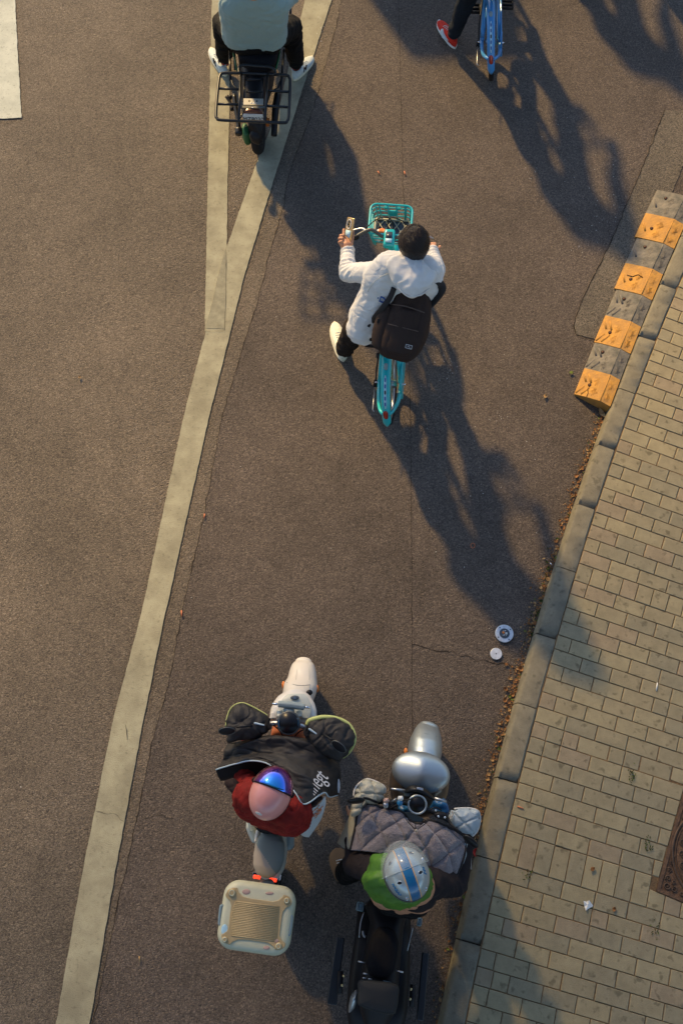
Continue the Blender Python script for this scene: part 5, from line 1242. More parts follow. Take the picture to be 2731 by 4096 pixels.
dome(hc2, RA, hf2, hr2, -.35, M['pink'], HM, 'shell')
MB().tube([hc2 + hr2 * (.101 * math.cos(a)) + hf2 * (.129 * math.sin(a)) - UP * .045 for a in [2 * math.pi * j / 40 for j in range(40)]], .005, 6, True).build('rim', M['black'], HM)
rs = []
for i in range(15):
    fq = .16 + .82 * (i / 14) ** .8; k_ = math.sqrt(1 - fq * fq) * 1.05; dip = 0
    rs.append([hc2 + hf2 * (RA[1] * fq * 1.07) + hr2 * (RA[0] * k_ * math.cos(a)) + UP * (RA[2] * k_ * math.sin(a)) for a in [R(-22 + 224 * j / 36) for j in range(37)]])
vm = MB(); n_ = 37
vm.add([p for r_ in rs for p in r_], [(i * n_ + j, i * n_ + j + 1, (i + 1) * n_ + j + 1, (i + 1) * n_ + j) for i in range(14) for j in range(n_ - 1)])
vm.build('visor', M['visor'], HM, solid=.003)
MB().tube(rs[0], .0028, 5).build('visor_rim', M['inner'], HM)
for s_ in (-1, 1): MB().ell(hc2 + hr2 * (.112 * s_) + hf2 * .035, (.006, .014, .014), hr2, hf2, UP, 12, 8).build('pivot', M['black'], HM)
l_, n_ = hit(C5, 492, 1655); MB().ell(l_, (.020, .011, .0025), Vector((1, -.4, 0)).normalized(), n_.cross(Vector((1, -.4, 0))).normalized(), n_, 14, 6).build('sticker', M['pearl'], HM)
MB().ell(hc2 - UP * .02 - hf2 * .03, (.085, .085, .05), hr2, hf2, UP).build('lining', M['inner'], HM)
# --- panel seams and small fittings of the white moped
for pts in ([(775, 330), (850, 352), (930, 360), (1010, 352), (1085, 332)],):
    q3 = [hit(C5, x, y) for x, y in pts]; MB().tube([a + n_ * .0006 for a, n_ in q3], .0016, 5, smooth=3).build('panel_seam', M['studd'], WS)
for pts in ([(905, 110), (880, 200), (868, 300)], [(985, 115), (1000, 200), (1005, 300)]):
    q3 = [hit(C5, x, y) for x, y in pts]; MB().tube([a + n_ * .0004 for a, n_ in q3], .0010, 5, smooth=4).build('panel_seam', M['pearlg'], WS)
for x, y in ((700, 700), (890, 700), (640, 690)):
    a, n_ = hit(C5, x, y); MB().ell(a, (.004, .004, .002), n=8, k=6).build('screw', M['studd'], WS)
MB().tube([C5(640, 760, 1.0), C5(690, 800, .98), C5(740, 870, .93)], .004, 6, smooth=4).build('brake_cable', M['black'], WS)
MB().tube([C5(960, 800, 1.0), C5(900, 830, .98), C5(860, 870, .93)], .004, 6, smooth=4).build('brake_cable', M['black'], WS)
# --- silver moped
SS = thing('moped', 'silver electric moped with a broad oval front shield, nearest the kerb', 'moped', (.35, .4, 0))
S_ = C7
wheel3(SS, Vector((.535, .87, .20)), (.25, 1, 0), .205, .09); wheel3(SS, Vector((.22, -.36, .20)), (.25, 1, 0), .205, .10)
loft(S_, [(1004, 105, 92, .30, .40), (990, 165, 125, .28, .47), (975, 250, 150, .28, .53), (962, 340, 158, .28, .57), (950, 430, 150, .3, .6)], e=2.2, n=40, k=7, round_end=(True, False)).build('front_fender', M['silver'], SS)
MB().ell(S_(790, 335, .50), (.012, .022, .014), n=12, k=8).build('indicator', M['orange'], SS)
loft(S_, [(930, 500, 250, .45, .72), (915, 600, 275, .42, .74), (905, 700, 270, .40, .74), (890, 800, 235, .35, .70)], e=2.4).build('leg_shield', M['bodybrown'], SS)
rs = []; sc0 = S_(930, 525, .84); sf = Vector((.20, .98, 0)).normalized(); sr = Vector((sf.y, -sf.x, 0)); ra, rb_ = S_.m(sc0, 272), S_.m(sc0, 188)
for i in range(13):
    t = math.sin(math.pi / 2 * i / 12)
    rs.append([sc0 + sr * (ra * t * math.cos(a)) + sf * (rb_ * t * math.sin(a) * 1.0) + UP * (.075 * math.sqrt(max(0, 1 - t * t)) - .02 + .020 * math.exp(-((t * math.cos(a)) / .35) ** 2) * (1 - t * t)) for a in [2 * math.pi * j / 48 for j in range(48)]])
rs[0] = [sc0 + UP * .075 + (p - rs[0][0]) + Vector((.001 * math.cos(j), .001 * math.sin(j), 0)) for j, p in enumerate(rs[0])]
lo = [[p - UP * .05 + (sc0 - p) * .06 for p in rs[-1]]]
MB().rings(rs + lo).build('oval_shield', M['silver'], SS)
0 and MB().tube([S_(850, 408, .93), S_(910, 402, .94), S_(1000, 428, .94), (S_(1078, 465, .925))], [.004, .008, .008, .004], 8, smooth=4).build('shield_ridge', M['chrome'], SS)
bz = bez([[(785, 690, .98), (830, 655, 1.0), (900, 655, 1.01), (980, 690, 1.0), (1050, 765, .98)], [(800, 720, .99), (850, 700, 1.02), (900, 700, 1.03), (970, 730, 1.02), (1045, 782, .99)], [(810, 722, .94), (860, 725, .96), (900, 728, .96), (960, 750, .96), (1040, 785, .94)]], S_)
MB().grid(bz, 24, 10).build('windscreen_cap', M['gloss'], SS, solid=.006)
l_ = S_(920, 680, 1.035); MB().box(l_, (.034, .012, .003), sr, sf, UP).build('emblem', M['steel'], SS, bevel=.002)
for a, b_ in (((655, 680), (780, 700)), ((1055, 770), (1165, 800))): MB().tube([S_(*a, .98), S_(*b_, .97)], [.006, .010] if a[0] < 900 else [.010, .006], 8).build('clamp_arm', M['steel'], SS)
gc = S_(895, 825, 1.0); gx = sr; gz = (UP - sf * .22).normalized(); gy = gz.cross(gx); gr = S_.m(gc, 88)
MB().tube([gc - gz * .06, gc - gz * .01, gc + gz * .004], [gr * .8, gr, gr], 36).build('gauge_housing', M['barm'], SS, bevel=.004)
MB().tube([gc + gx * (gr * .93 * math.cos(a)) + gy * (gr * .93 * math.sin(a)) + gz * .004 for a in [2 * math.pi * j / 36 for j in range(36)]], .006, 8, True).build('gauge_ring', M['silver'], SS)
MB().tube([gc + gz * .003, gc + gz * .006], [gr * .88, gr * .86], 36).build('gauge_glass', M['glass'], SS)
MB().tube([S_(520, 800, .94), S_(640, 800, .96), S_(780, 810, .97), S_(895, 850, .96), S_(1010, 880, .97), S_(1130, 940, .96), S_(1240, 1000, .93)], .014, 8, smooth=3).build('handlebar', M['blackm'], SS)
for x, y, sx_ in ((650, 820, 1), (1110, 925, 1)): MB().ell(S_(x, y, 1.0), (.040, .022, .02), sr, sf, UP, 14, 8).build('switch_box', M['black'], SS)
for pts in ([(640, 860), (700, 830), (770, 790), (850, 770)], [(560, 840), (610, 850), (680, 830)], [(1010, 880), (1060, 850), (1120, 880)]): MB().tube([S_(x, y, 1.02) for x, y in pts], .0035, 5, smooth=4).build('cable', M['black'], SS)
MB().tube([S_(660, 800, 1.02), S_(700, 770, 1.03)], .004, 6).build('brake_lever', M['steel'], SS)
for x, y in ((1090, 935), (1150, 945), (1065, 880)): MB().ell(S_(x, y, 1.015), (.007, .007, .005), n=8, k=6).build('bolt', M['chrome'], SS)
# small figures stuck on the handlebar
for x, y, z, w_, dk in ((740, 770, 1.02, M['white'], M['helmblue']), (610, 790, 1.01, M['pinkpaper'], M['steel'])):
    t = thing('charm_figure', 'tiny white and blue figure on the silver moped handlebar' if dk is M['helmblue'] else 'tiny pinkish figure beside the left muff of the silver moped', 'figurine', S_(x, y, z))
    MB().ell(S_(x, y, z + .015), (.017, .014, .016), n=12, k=8).build('head', w_, t); MB().ell(S_(x - 5, y + 40, z + .006), (.017, .020, .014), n=12, k=8).build('torso', dk, t)
    for q in (-14, 14): MB().ell(S_(x + q, y - 16, z + .024), (.005, .005, .005), n=8, k=6).build('ear', w_, t)
f2 = fold(.03, 16, 16, 16, 2.)
for x, y, a in ((800, 880, .030), (1110, 850, .034)):
    MB().ell(S_(x, y, .84), (a * 1.2, a, .035), n=20, k=14).build('plastic_bag', M['bluebag'], None, sub=1, fold=f2, label='crumpled blue plastic %s the round gauge of the silver moped' % ('film left of' if x < 900 else 'bag right of'), cat='plastic bag')
# body, seat and rear
loft(C8, [(640, 300, 190, .30, .60), (640, 450, 150, .35, .66), (610, 650, 160, .36, .68), (580, 900, 170, .38, .68), (560, 1150, 170, .4, .66), (545, 1300, 120, .4, .6)], e=3).build('body', M['black'], SS)
loft(C8, [(640, 500, 85, .70, .77), (625, 580, 125, .69, .79), (605, 700, 135, .69, .79), (585, 820, 130, .69, .79), (575, 890, 95, .70, .78)], e=2.6).build('seat', M['seatblk'], SS)
MB().tube([C8(395, 560, .56), C8(408, 430, .56), C8(437, 335, .56)], .004, 6, smooth=3).build('side_rod', M['steel'], SS)
MB().tube([C8(825, 680, .5), C8(850, 570, .5), C8(875, 475, .5)], .0035, 6).build('side_rod', M['steel'], SS)
MB().tube([C8(430, 500, .5), C8(435, 540, .5), C8(452, 555, .5)], .008, 6, smooth=3).build('hook', M['steel'], SS)
for x, y, w_, h_ in ((405, 283, 70, 78), (932, 420, 46, 72)):
    c = C8(x, y, .36); o = MB().box(c, (C8.m(c, w_), C8.m(c, h_), .03), sr, sf, UP).build('footpeg', M['bluepad'], SS, bevel=.008)
    for k_ in (.34, .2): MB().tube([c + sr * (C8.m(c, w_) * (k_ + .05) * q1) + sf * (C8.m(c, h_) * (k_ + .02) * q2) + UP * .016 for q1, q2 in ((1, 1), (-1, 1), (-1, -1), (1, -1))], .0025, 5, True).build('peg_ridge', M['leatherb'], o)
for x0, x1, y0, y1, dx in ((150, 265, 555, 1165, -45), (925, 1020, 690, 1310, -30)):
    z = .50; MB().prism([C8((x0 + 45) if x0 < 500 else x0 + 35, y0, z), C8(x1, y0 + 10, z), C8(x1 + dx * 1.6, y1 + 5, z), C8(x0 - 45 if x0 < 500 else x0 - 15, y1 - 10, z)], (0, 0, -.05)).build('crash_bar', M['gloss2'], SS, bevel=.006)
for x, y in ((257, 905), (243, 990), (857, 1023), (850, 1112)): MB().ell(C8(x, y, .56), (.0075, .0075, .006), n=8, k=6).build('screw', M['brass'], SS)
for x0, y0, x1, y1 in ((228, 860, 222, 1060), (875, 980, 868, 1180)): MB().tube([C8(x0, y0, .53), C8(x1, y1, .53)], .016, 8).build('bracket', M['black'], SS)
for x0, y0, x1, y1 in ((430, 880, 488, 895), (425, 920, 458, 928), (475, 930, 508, 936), (385, 772, 455, 790), (722, 855, 788, 872)): MB().tube([C8(x0, y0, .74), C8(x1, y1, .74)], .005, 6).build('trim', M['steel'], SS)
MB().box(C8(645, 965, .74), (.045, .014, .012), sr, sf, UP).build('latch', M['bluepad'], SS, bevel=.002)
# its rear box
loft(C8, [(620, 330, 235, .16, .30), (600, 600, 250, .16, .40), (575, 900, 270, .16, .44), (550, 1200, 270, .18, .44), (535, 1350, 240, .2, .40)], e=4).build('shade_filler', M['black'], SS)  # black shape added to stand for the dark shade under the rear
RB = thing('rear_box', 'dark grey moped box behind the black seat, at the bottom edge of the photo', 'rear box', C8(560, 1090, .7))
def boxring(k_, z): return [C8(560 + (x - 560) * k_, 1090 + (y - 1090) * k_, z) for x, y in spline2([(400, 945), (560, 950), (730, 985), (742, 1100), (722, 1210), (690, 1245), (560, 1230), (420, 1180), (385, 1150), (388, 1050)])]
def spline2(p): return [(q.x, q.y) for q in spline([Vector((a, b_, 0)) for a, b_ in p], 5, True)]
MB().rings([boxring(.95, .70), boxring(1.02, .74), boxring(1.03, .86)]).build('box_base', M['gloss'], RB)
MB().rings([boxring(1.0, .865), boxring(1.0, .92), boxring(.96, .945), boxring(.85, .955), boxring(.3, .958)]).build('box_lid', M['seatsheen'], RB)
loft(C8, [(372, 1035, 12, .70, .80), (350, 1100, 34, .66, .84), (325, 1180, 28, .66, .80), (305, 1225, 8, .66, .74)], e=2.2).build('side_shell', M['silver'], SS)
# mirrors
for pts, c0, an in (([(520, 805), (450, 775), (400, 765)], (330, 790), .06), ([(1180, 960), (1210, 1010), (1300, 1090)], (1385, 1165), -.68)):
    MB().tube([S_(x, y, z) for (x, y), z in zip(pts, (1.0, 1.06, 1.08))], .007, 6, smooth=3).build('mirror_stem', M['black'], SS)
    c = S_(*c0, 1.09); X2 = Vector((math.cos(an), math.sin(an), 0)); Z2 = Vector((0, -.9, .35)); Z2 = (Z2 - X2 * Z2.dot(X2)).normalized(); Y2 = Z2.cross(X2)
    MB().ell(c, (.050, .032, .012), X2, Y2, Z2, 24, 8).build('mirror', M['gloss'], SS)

# --- quilted apron
QA = thing('quilted_apron', 'grey plush quilted lap apron with silver beige muffs spread over the silver moped handlebars', 'lap apron', S_(800, 1050, .5))
qn = [[(390, 812, .94), (480, 825, .96), (560, 850, .97), (660, 870, .98), (750, 892, .98), (815, 960, .97), (880, 1005, .96), (945, 995, .97), (1010, 975, .97), (1110, 1005, .96), (1200, 1045, .94), (1315, 1115, .90)],
      [(350, 900, .95), (440, 915, .99), (530, 940, 1.0), (640, 975, 1.02), (740, 1010, 1.02), (800, 1045, 1.02), (870, 1075, 1.01), (940, 1085, 1.02), (1020, 1090, 1.02), (1120, 1120, 1.0), (1220, 1160, .97), (1340, 1180, .90)],
      [(322, 1050, .93), (420, 1060, .99), (520, 1080, 1.01), (630, 1110, 1.03), (730, 1150, 1.03), (800, 1180, 1.03), (870, 1205, 1.03), (950, 1230, 1.03), (1040, 1240, 1.02), (1130, 1270, 1.0), (1220, 1300, .97), (1318, 1330, .90)],
      [(278, 1248, .92), (370, 1252, .97), (460, 1262, 1.0), (570, 1275, 1.01), (660, 1290, 1.01), (740, 1310, 1.01), (820, 1335, 1.01), (900, 1360, 1.01), (985, 1405, 1.0), (1070, 1440, .98), (1150, 1475, .96), (1245, 1512, .90)]]
qp = bez(qn, S_); fq_ = fold(.008, 9, 9, 9, 2.)
def quilt(u, v):
    p = qp(u, v); a = (u * 4.6 + v * 1.55); b_ = (u * 4.6 - v * 1.55)
    d_ = min(abs(a - round(a)), abs(b_ - round(b_)))
    return p + UP * (.022 * min(1, d_ / .22) ** .6 + fq_(p) - .02)
MB().grid(quilt, 150, 70).build('plush_panel', M['quiltgrey'], QA, solid=.008)
brd = [quilt(0, v / 20) for v in range(21)][::-1] + [quilt(u / 60, 0) for u in range(1, 61)] + [quilt(1, v / 20) for v in range(1, 21)]
MB().tube([p + UP * .004 for p in brd], .0075, 6).build('black_binding', M['bagtrim'], QA)
lf = bez([[(390, 812, .93), (350, 900, .94), (322, 1050, .92), (280, 1240, .90)], [(340, 790, .88), (300, 900, .86), (255, 1060, .84), (225, 1230, .80)], [(305, 760, .84), (275, 920, .80), (215, 1060, .76), (160, 1180, .70)]], S_)
fl2 = fold(.008, 22, 22, 10, 3.)
MB().grid(lambda u, v: lf(u, v) + UP * fl2(lf(u, v)), 30, 12).build('left_flank', M['leather'], QA, solid=.006)
rf2 = bez([[(1335, 1180, .90), (1318, 1330, .89), (1245, 1512, .88)], [(1375, 1200, .80), (1365, 1370, .78), (1300, 1520, .76)], [(1390, 1230, .60), (1385, 1380, .50), (1335, 1525, .46)], [(1385, 1240, .40), (1375, 1390, .34), (1325, 1530, .32)]], S_)
MB().grid(lambda u, v: rf2(u, v) + UP * fl2(rf2(u, v)), 24, 12).build('right_flank', M['leatherb'], QA, solid=.006)
def qf(cv, c, ang):
    c = cv(*c, 1.0); n1 = Vector((math.cos(ang), math.sin(ang), 0)); n2 = Vector((math.cos(ang + 1.2), math.sin(ang + 1.2), 0)); f0 = fold(.010, 16, 16, 10, 5.)
    def g_(p):
        q = p - c; a, b_ = q.dot(n1) / .085, q.dot(n2) / .085; d_ = min(abs(a - round(a)), abs(b_ - round(b_)))
        return f0(p) - .010 * math.exp(-(d_ / .07) ** 2)
    return g_
L2 = [(308, 750), (318, 690), (355, 635), (420, 592), (470, 597), (540, 625), (595, 665), (598, 720), (580, 780), (545, 820), (470, 825), (420, 820), (385, 900), (335, 930), (285, 925), (292, 820)]
R2 = [(1178, 890), (1235, 865), (1310, 860), (1390, 862), (1455, 885), (1474, 940), (1468, 1010), (1440, 1080), (1400, 1118), (1330, 1090), (1260, 1050), (1195, 985)]
muff(L2, .95, .06, m_='leather', par=QA, fo=qf(S_, (515, 730), .3), cv=S_); muff(R2, .94, .06, m_='leatherb', par=QA, fo=qf(S_, (1330, 1000), .8), cv=S_)
MB().tube([S_(x, y, .955) for x, y in L2[:8]], .005, 6, smooth=4).build('muff_piping', M['pearl'], QA); MB().tube([S_(x, y, .945) for x, y in R2[1:9]], .005, 6, smooth=4).build('muff_piping', M['pearl'], QA)
MB().tube([S_(1215, 885, 1.0), S_(1222, 920, 1.0), S_(1190, 970, 1.0)], .004, 6, smooth=4).build('muff_cord', M['beigeseat'], QA)
MB().grid(bez([[(760, 895, .93), (850, 905, .93), (960, 960, .93)], [(800, 960, .92), (870, 985, .92), (940, 990, .92)]], S_), 10, 6).build('neck_lining', M['greyseat'], QA, solid=.004)
for pts in ([(880, 1000), (878, 1030), (885, 1062)], [(885, 1062), (930, 1030), (985, 990)], [(885, 1062), (820, 1000), (790, 960)]): MB().tube([S_(x, y, 1.045) for x, y in pts], .0028, 5, smooth=4).build('cord', M['bagtrim'], QA)
MB().ell(S_(885, 1066, 1.05), (.009, .008, .008), n=12, k=8).build('toggle', M['beigeseat'], QA)

# --- rider of the silver moped
J = dict(head=S_(800, 1490, 1.34), neck=S_(790, 1520, 1.12), pelvis=S_(760, 1640, .88), shL=S_(520, 1440, .98), shR=S_(1000, 1550, .98), elL=S_(310, 1360, .84), elR=S_(1240, 1560, .84), wrL=S_(340, 1000, .80), wrR=S_(1350, 1100, .80),
         hipL=S_(680, 1650, .84), hipR=S_(850, 1670, .84), knL=S_(400, 1330, .58), anL=S_(240, 1460, .13), knR=S_(1010, 1350, .60), anR=S_(960, 1330, .30), face=Vector((-.3, .9, -.35)))
p5, g_ = seated('person in a green vest and dark sleeves seated on the silver moped', J, ('sleeves', 'darkjkt2'), 'blackpants', fold(.012, 11, 11, 11, 3.),
            ((.15, .07, .07), (.5, .08, .08), (.8, .08, .10)), smn=5, pant_r=(.10, .082, .068))
def vext(mb): pass
vr = [(480, 1300), (620, 1290), (760, 1330), (900, 1370), (1010, 1430), (1030, 1520), (1033, 1640), (985, 1720), (870, 1765), (760, 1792), (640, 1785), (520, 1725), (430, 1630), (385, 1520), (440, 1420)]
zc_ = 1.06
fv = fold(.016, 7, 7, 7, 8.)
crv = crease(.010, 6, 2.)
def vestf(p):
    q = p - S_(800, 1480, 1.2); a = math.atan2(q.y, q.x); return fv(p) + crv(p) + .0015 * math.sin(a * 17 + noise.noise(p * 5) * 3) * min(1, q.length / .2)
pillow([S_(x, y, 1.0 if y > 1600 else 1.08) for x, y in vr], .19, 12, .12, centre=S_(760, 1540, 1.06)).build('green_vest', M['greenvest'], p5, sub=1, fold=vestf)
so, tf = shoe(p5, S_(225, 1552, 0), S_(150, 1228, 0), M['tan_shoe'], M['tan_shoe'], .125, .09)
MB().tube([tf(.1, 0, .09), tf(.3, 0, .10), tf(.48, .0, .09)], [.03, .042, .03], 12, flat=.5, up=(0, 0, 1), smooth=3).build('insole', M['greyblue'], so)
hc3 = S_(800, 1465, 1.40); hf3 = Vector((-.34, .94, 0)).normalized(); hr3 = Vector((hf3.y, -hf3.x, 0))
H2 = thing('helmet', 'silver half helmet with blue centre stripe, vents and a clear visor', 'helmet', hc3); RB3 = (.112, .131, .125)
def hm_fn(p):
    x = (p - hc3).dot(hr3) + .000
    return 1 if abs(x) < .024 else (2 if abs(x) < .030 else 0)
mb = MB(); rs = []
xs = [-1, -.96, -.9, -.82, -.72, -.6, -.48, -.36, -.30 + .03, -.268, -.214, -.1, .0, .1, .214, .268, .30, .36, .48, .6, .72, .82, .9, .96, 1]
for xq in xs:
    k_ = math.sqrt(max(.0004, 1 - xq * xq)); rs.append([hc3 + hr3 * (RB3[0] * xq) + hf3 * (RB3[1] * k_ * math.cos(a)) + UP * (max(-.045, RB3[2] * k_ * math.sin(a))) for a in [2 * math.pi * j / 64 for j in range(64)]])
mb.rings(rs).build('shell', [M['helm'], M['helmblue'], M['helmorange']], H2, matfn=hm_fn)
def onh(x, f_, off=0.):
    x /= RB3[0]; f_ /= RB3[1]; n3 = (hr3 * (x / RB3[0]) + hf3 * (f_ / RB3[1]) + UP * (math.sqrt(max(0.02, 1 - x * x - f_ * f_)) / RB3[2])).normalized()
    return hc3 + hr3 * (RB3[0] * x) + hf3 * (RB3[1] * f_) + UP * (RB3[2] * math.sqrt(max(0.02, 1 - x * x - f_ * f_))) + n3 * off, n3
for x, y in ((835, 1272), (645, 1368), (925, 1452), (733, 1550)):
    l_, n3 = hit(S_, x, y); X3 = (hr3 - n3 * hr3.dot(n3)).normalized(); MB().ell(l_, (.013, .009, .003), X3, n3.cross(X3), n3, 14, 6).build('vent', M['glass'], H2)
    MB().tube([l_ + X3 * (.013 * math.cos(a)) + n3.cross(X3) * (.009 * math.sin(a)) + n3 * .001 for a in [2 * math.pi * j / 16 for j in range(16)]], .0014, 5, True).build('vent_rim', M['chrome'], H2)
for xy in ((945, 1335), (612, 1505), (800, 1690), (975, 1600)):
    l_, n3 = hit(S_, *xy); MB().ell(l_, (.006, .012, .004), n=10, k=6).build('stud', M['chrome'], H2)
for k_, (x, y) in enumerate(((690, 1590), (960, 1440), (720, 1640))):
    l_, n3 = hit(S_, x, y); X3 = (hf3 - n3 * hf3.dot(n3)).normalized(); Y3 = n3.cross(X3)
    MB().tube([l_ + n3 * .001 + X3 * a * .001 + Y3 * b_ * .001 for a, b_ in ((-16, -8), (-6, 6), (2, -6), (8, 7), (14, -3), (20, 5))], .0035, 6, smooth=3).build('scribble', M['helmblue'], H2)
vm = MB(); rs = []
for i in range(13):
    fq = .12 + .86 * (i / 12) ** .8; k_ = math.sqrt(1 - fq * fq) * 1.13
    rs.append([hc3 + hf3 * (RB3[1] * fq * 1.26) + hr3 * (RB3[0] * k_ * math.cos(a)) + UP * (RB3[2] * k_ * math.sin(a) * .95 - .01) for a in [R(-20 + 220 * j / 36) for j in range(37)]])
vm.add([p for r_ in rs for p in r_], [(i * 37 + j, i * 37 + j + 1, (i + 1) * 37 + j + 1, (i + 1) * 37 + j) for i in range(12) for j in range(36)])
vm.build('visor', M['clear'], H2); MB().tube(rs[0], .0015, 5).build('visor_rim', M['greyblue'], H2)
MB().tube([hc3 + hr3 * (RB3[0] * math.cos(a) * 1.01) + hf3 * (RB3[1] * math.sin(a) * 1.01) - UP * .045 for a in [2 * math.pi * j / 48 for j in range(48)]], .004, 6, True).build('rim', M['barm'], H2)

for pts in ([(905, 160), (985, 175), (1075, 200)], [(850, 300), (950, 325), (1090, 350)]):
    q3 = [hit(S_, x, y) for x, y in pts]; MB().tube([a + n_ * .0004 for a, n_ in q3], .0010, 5, smooth=4).build('panel_seam', M['studd'], SS)
# --- riders just beyond the top edge, whose shadows reach into view
for src, off, lab in ((blue_bike, (1.5, 1.5, 0), 'sky blue bicycle farthest right, beyond the top edge'), (p2, (1.5, 1.5, 0), 'cyclist farthest right, beyond the top edge'), (blue_bike, (.62, 1.75, 0), 'sky blue bicycle farther ahead, beyond the top edge'), (p2, (.62, 1.75, 0), 'cyclist farther ahead at the right, beyond the top edge')):
    c = copy_tree(src)
    if src is TS:
        for ch in list(c.children_recursive):
            if ch.name.startswith(('rack', 'inner_bar', 'grab', 'mount', 'bolt', 'slot')): bpy.data.objects.remove(ch)
    c.location = src.location + Vector(off); c['label'] = lab
CT = thing('shadow_tricycle', 'boxy tricycle added beyond the top edge to cast a solid shadow into view', 'tricycle', (.0, 10.1, 0))  # unseen box-shaped vehicle, added to fill out the shade at the top
tx0, tx1, ty0, ty1 = -.56, .42, 9.10, 10.9
MB().box(((tx0 + tx1) / 2, (ty0 + ty1) / 2 - .2, .95), (tx1 - tx0, ty1 - ty0 - .4, 1.08)).build('cargo_box', M['greyblue'], CT, bevel=.03)
MB().box(((tx0 + tx1) / 2, ty1 + .25, .85), (.9, .75, 1.1)).build('cab', M['greyblue'], CT, bevel=.08)
for x in (tx0 + .05, tx1 - .05): wheel3(CT, Vector((x, 9.6, .25)), (0, 1, 0), .25, .09)
wheel3(CT, Vector(((tx0 + tx1) / 2, 11.3, .25)), (0, 1, 0), .25, .09)
MB().box(((tx0 + tx1) / 2, 10.1, .33), (.8, 2.2, .12)).build('chassis', M['black'], CT)
# the footbridge the photograph is taken from
FB = thing('footbridge', None, None, (0, -2.6, 5)); FB['kind'] = 'structure'
MB().box((0, -2.55, 5.1), (60, 4.3, .55)).build('deck', M['concrete'], FB, smooth=False)
for y in (-.46, -4.6):
    MB().box((0, y, 6.42), (60, .07, .06)).build('handrail', M['steel'], FB, smooth=False)
    bl = MB()
    for i in range(-60, 61): bl.box((i * .5, y, 5.88), (.03, .03, 1.02))
    bl.build('balusters', M['steel'], FB, smooth=False, kind='stuff')
for x in (-14, 14): MB().box((x, -2.55, 2.4), (.9, 1.2, 4.85)).build('pier', M['concrete'], FB, smooth=False)

# ---------------------------------------------------------------- small things
def leaf_mesh(mb, p, L_, W_, an, curl, mi=0):
    X = Vector((math.cos(an), math.sin(an), 0)); Y = Vector((-X.y, X.x, 0)); rows = []
    for t, w_ in ((0, .08), (.2, .7), (.45, 1), (.7, .8), (.9, .35), (1, .03)):
        z = curl * (t - .5) ** 2 * 4; rows.append([p + X * (L_ * (t - .5)) + Y * (W_ * w_ * q) + UP * (z * L_ * .3 + (abs(q) * curl * W_ * .8) + .002) for q in (-1, 0, 1)])
    vs = [q for r_ in rows for q in r_]; fs = []
    for i in range(5):
        for j in range(2): fs.append((i * 3 + j, i * 3 + j + 1, (i + 1) * 3 + j + 1, (i + 1) * 3 + j))
    mb.add(vs, fs, mi)
rnd = random.Random(11)
lit = MB()
s_ = -.9
sramp = Kinv(CR(650, 2190, 0))[0]
while s_ < sramp:
    dens = .55 + .9 * abs(noise.noise(Vector((s_ * 2.2, 3, 1)))) * 2
    for q in range(int((7 if s_ > 1.0 else 3) * dens)):
        r_ = -.150 - abs(rnd.gauss(0, .034)) ; p = K(s_ + rnd.uniform(0, .02), r_, .006); sz = rnd.uniform(.005, .017) if rnd.random() < .85 else rnd.uniform(.02, .034)
        leaf_mesh(lit, p, sz, sz * rnd.uniform(.2, .45), rnd.uniform(0, 6.3), rnd.uniform(0, 1), rnd.choice((0, 0, 0, 1, 1, 2 if rnd.random() < .3 else 0, 3 if rnd.random() < .5 else 0)))
    s_ += .02
lit.build('leaf_litter', [M['leaf'], M['leaf2'], M['leafg'], M['moss']], None, smooth=False, solid=.0006, kind='stuff', label='crumbled dry leaves and dust gathered in the gutter along the kerb', cat='leaf litter')
ms_ = MB()
for cx, cy, n_k, f_ in ((480, 120, 50, CA), (1185, 1330, 24, CA), (1330, 300, 24, CB), (1380, 870, 14, CB), (520, 490, 14, CB), (780, 830, 30, CC)):
    for q in range(n_k):
        z = .008 if (f_ is CA and cx < 550) or (f_ is CC and cx < 900) else .118
        p = f_(cx + rnd.gauss(0, 16), cy + rnd.gauss(0, 30), z); leaf_mesh(ms_, p, rnd.uniform(.008, .02), .003, rnd.uniform(0, 6.3), 1, rnd.choice((0, 0, 1)))
ms_.build('weeds', [M['moss'], M['leafg']], None, smooth=False, kind='stuff', label='moss and tiny weeds in the joints of the paving and gutter', cat='weeds')
grit = MB()
def bit(mb, p, sz):
    a = rnd.uniform(0, 6.3); mb.add([p + Vector((math.cos(a + q) * sz * rnd.uniform(.5, 1), math.sin(a + q) * sz * rnd.uniform(.4, 1), 0)) for q in (0, 1.6, 3.1, 4.7)] + [p + UP * sz * .5], [(0, 1, 4), (1, 2, 4), (2, 3, 4), (3, 0, 4)])
for cx, cy, sx_, sy_, n_k in ((1395, 480, 60, 60, 80), (1210, 400, 12, 12, 10), (1290, 290, 12, 12, 12), (1030, 840, 25, 20, 26), (1145, 965, 18, 14, 18), (1090, 830, 60, 60, 20), (1200, 1010, 40, 60, 15), (1070, 1150, 70, 90, 12), (1300, 300, 200, 160, 25), (900, 700, 350, 600, 50), (300, 1200, 300, 900, 50), (735, 60, 6, 18, 14)):
    for q in range(n_k):
        p = P(rnd.gauss(cx, sx_), rnd.gauss(cy, sy_), .018 if cx == 735 else .005); 
        if Kinv(p)[1] > -.18: continue
        bit(grit, p, rnd.uniform(.0015, .0052) * (1.5 if cx == 735 else 1))
grit.build('white_grit', M['white'], None, smooth=False, kind='stuff', label='scattered pale specks and crumbs on the road', cat='grit')
def leaf(cv, x, y, z, L_, an, m_, label, W_=.4):
    mb = MB(); leaf_mesh(mb, cv(x, y, z), L_, L_ * W_, an, .8); mb.build('fallen_leaf', M[m_], None, smooth=True, solid=.0008, label=label, cat='leaf', group='fallen leaves')
leaf(CD, 1251, 911, .006, .036, 1.2, 'leaf2', 'lone yellow brown leaf on the asphalt below the kerb ramps')
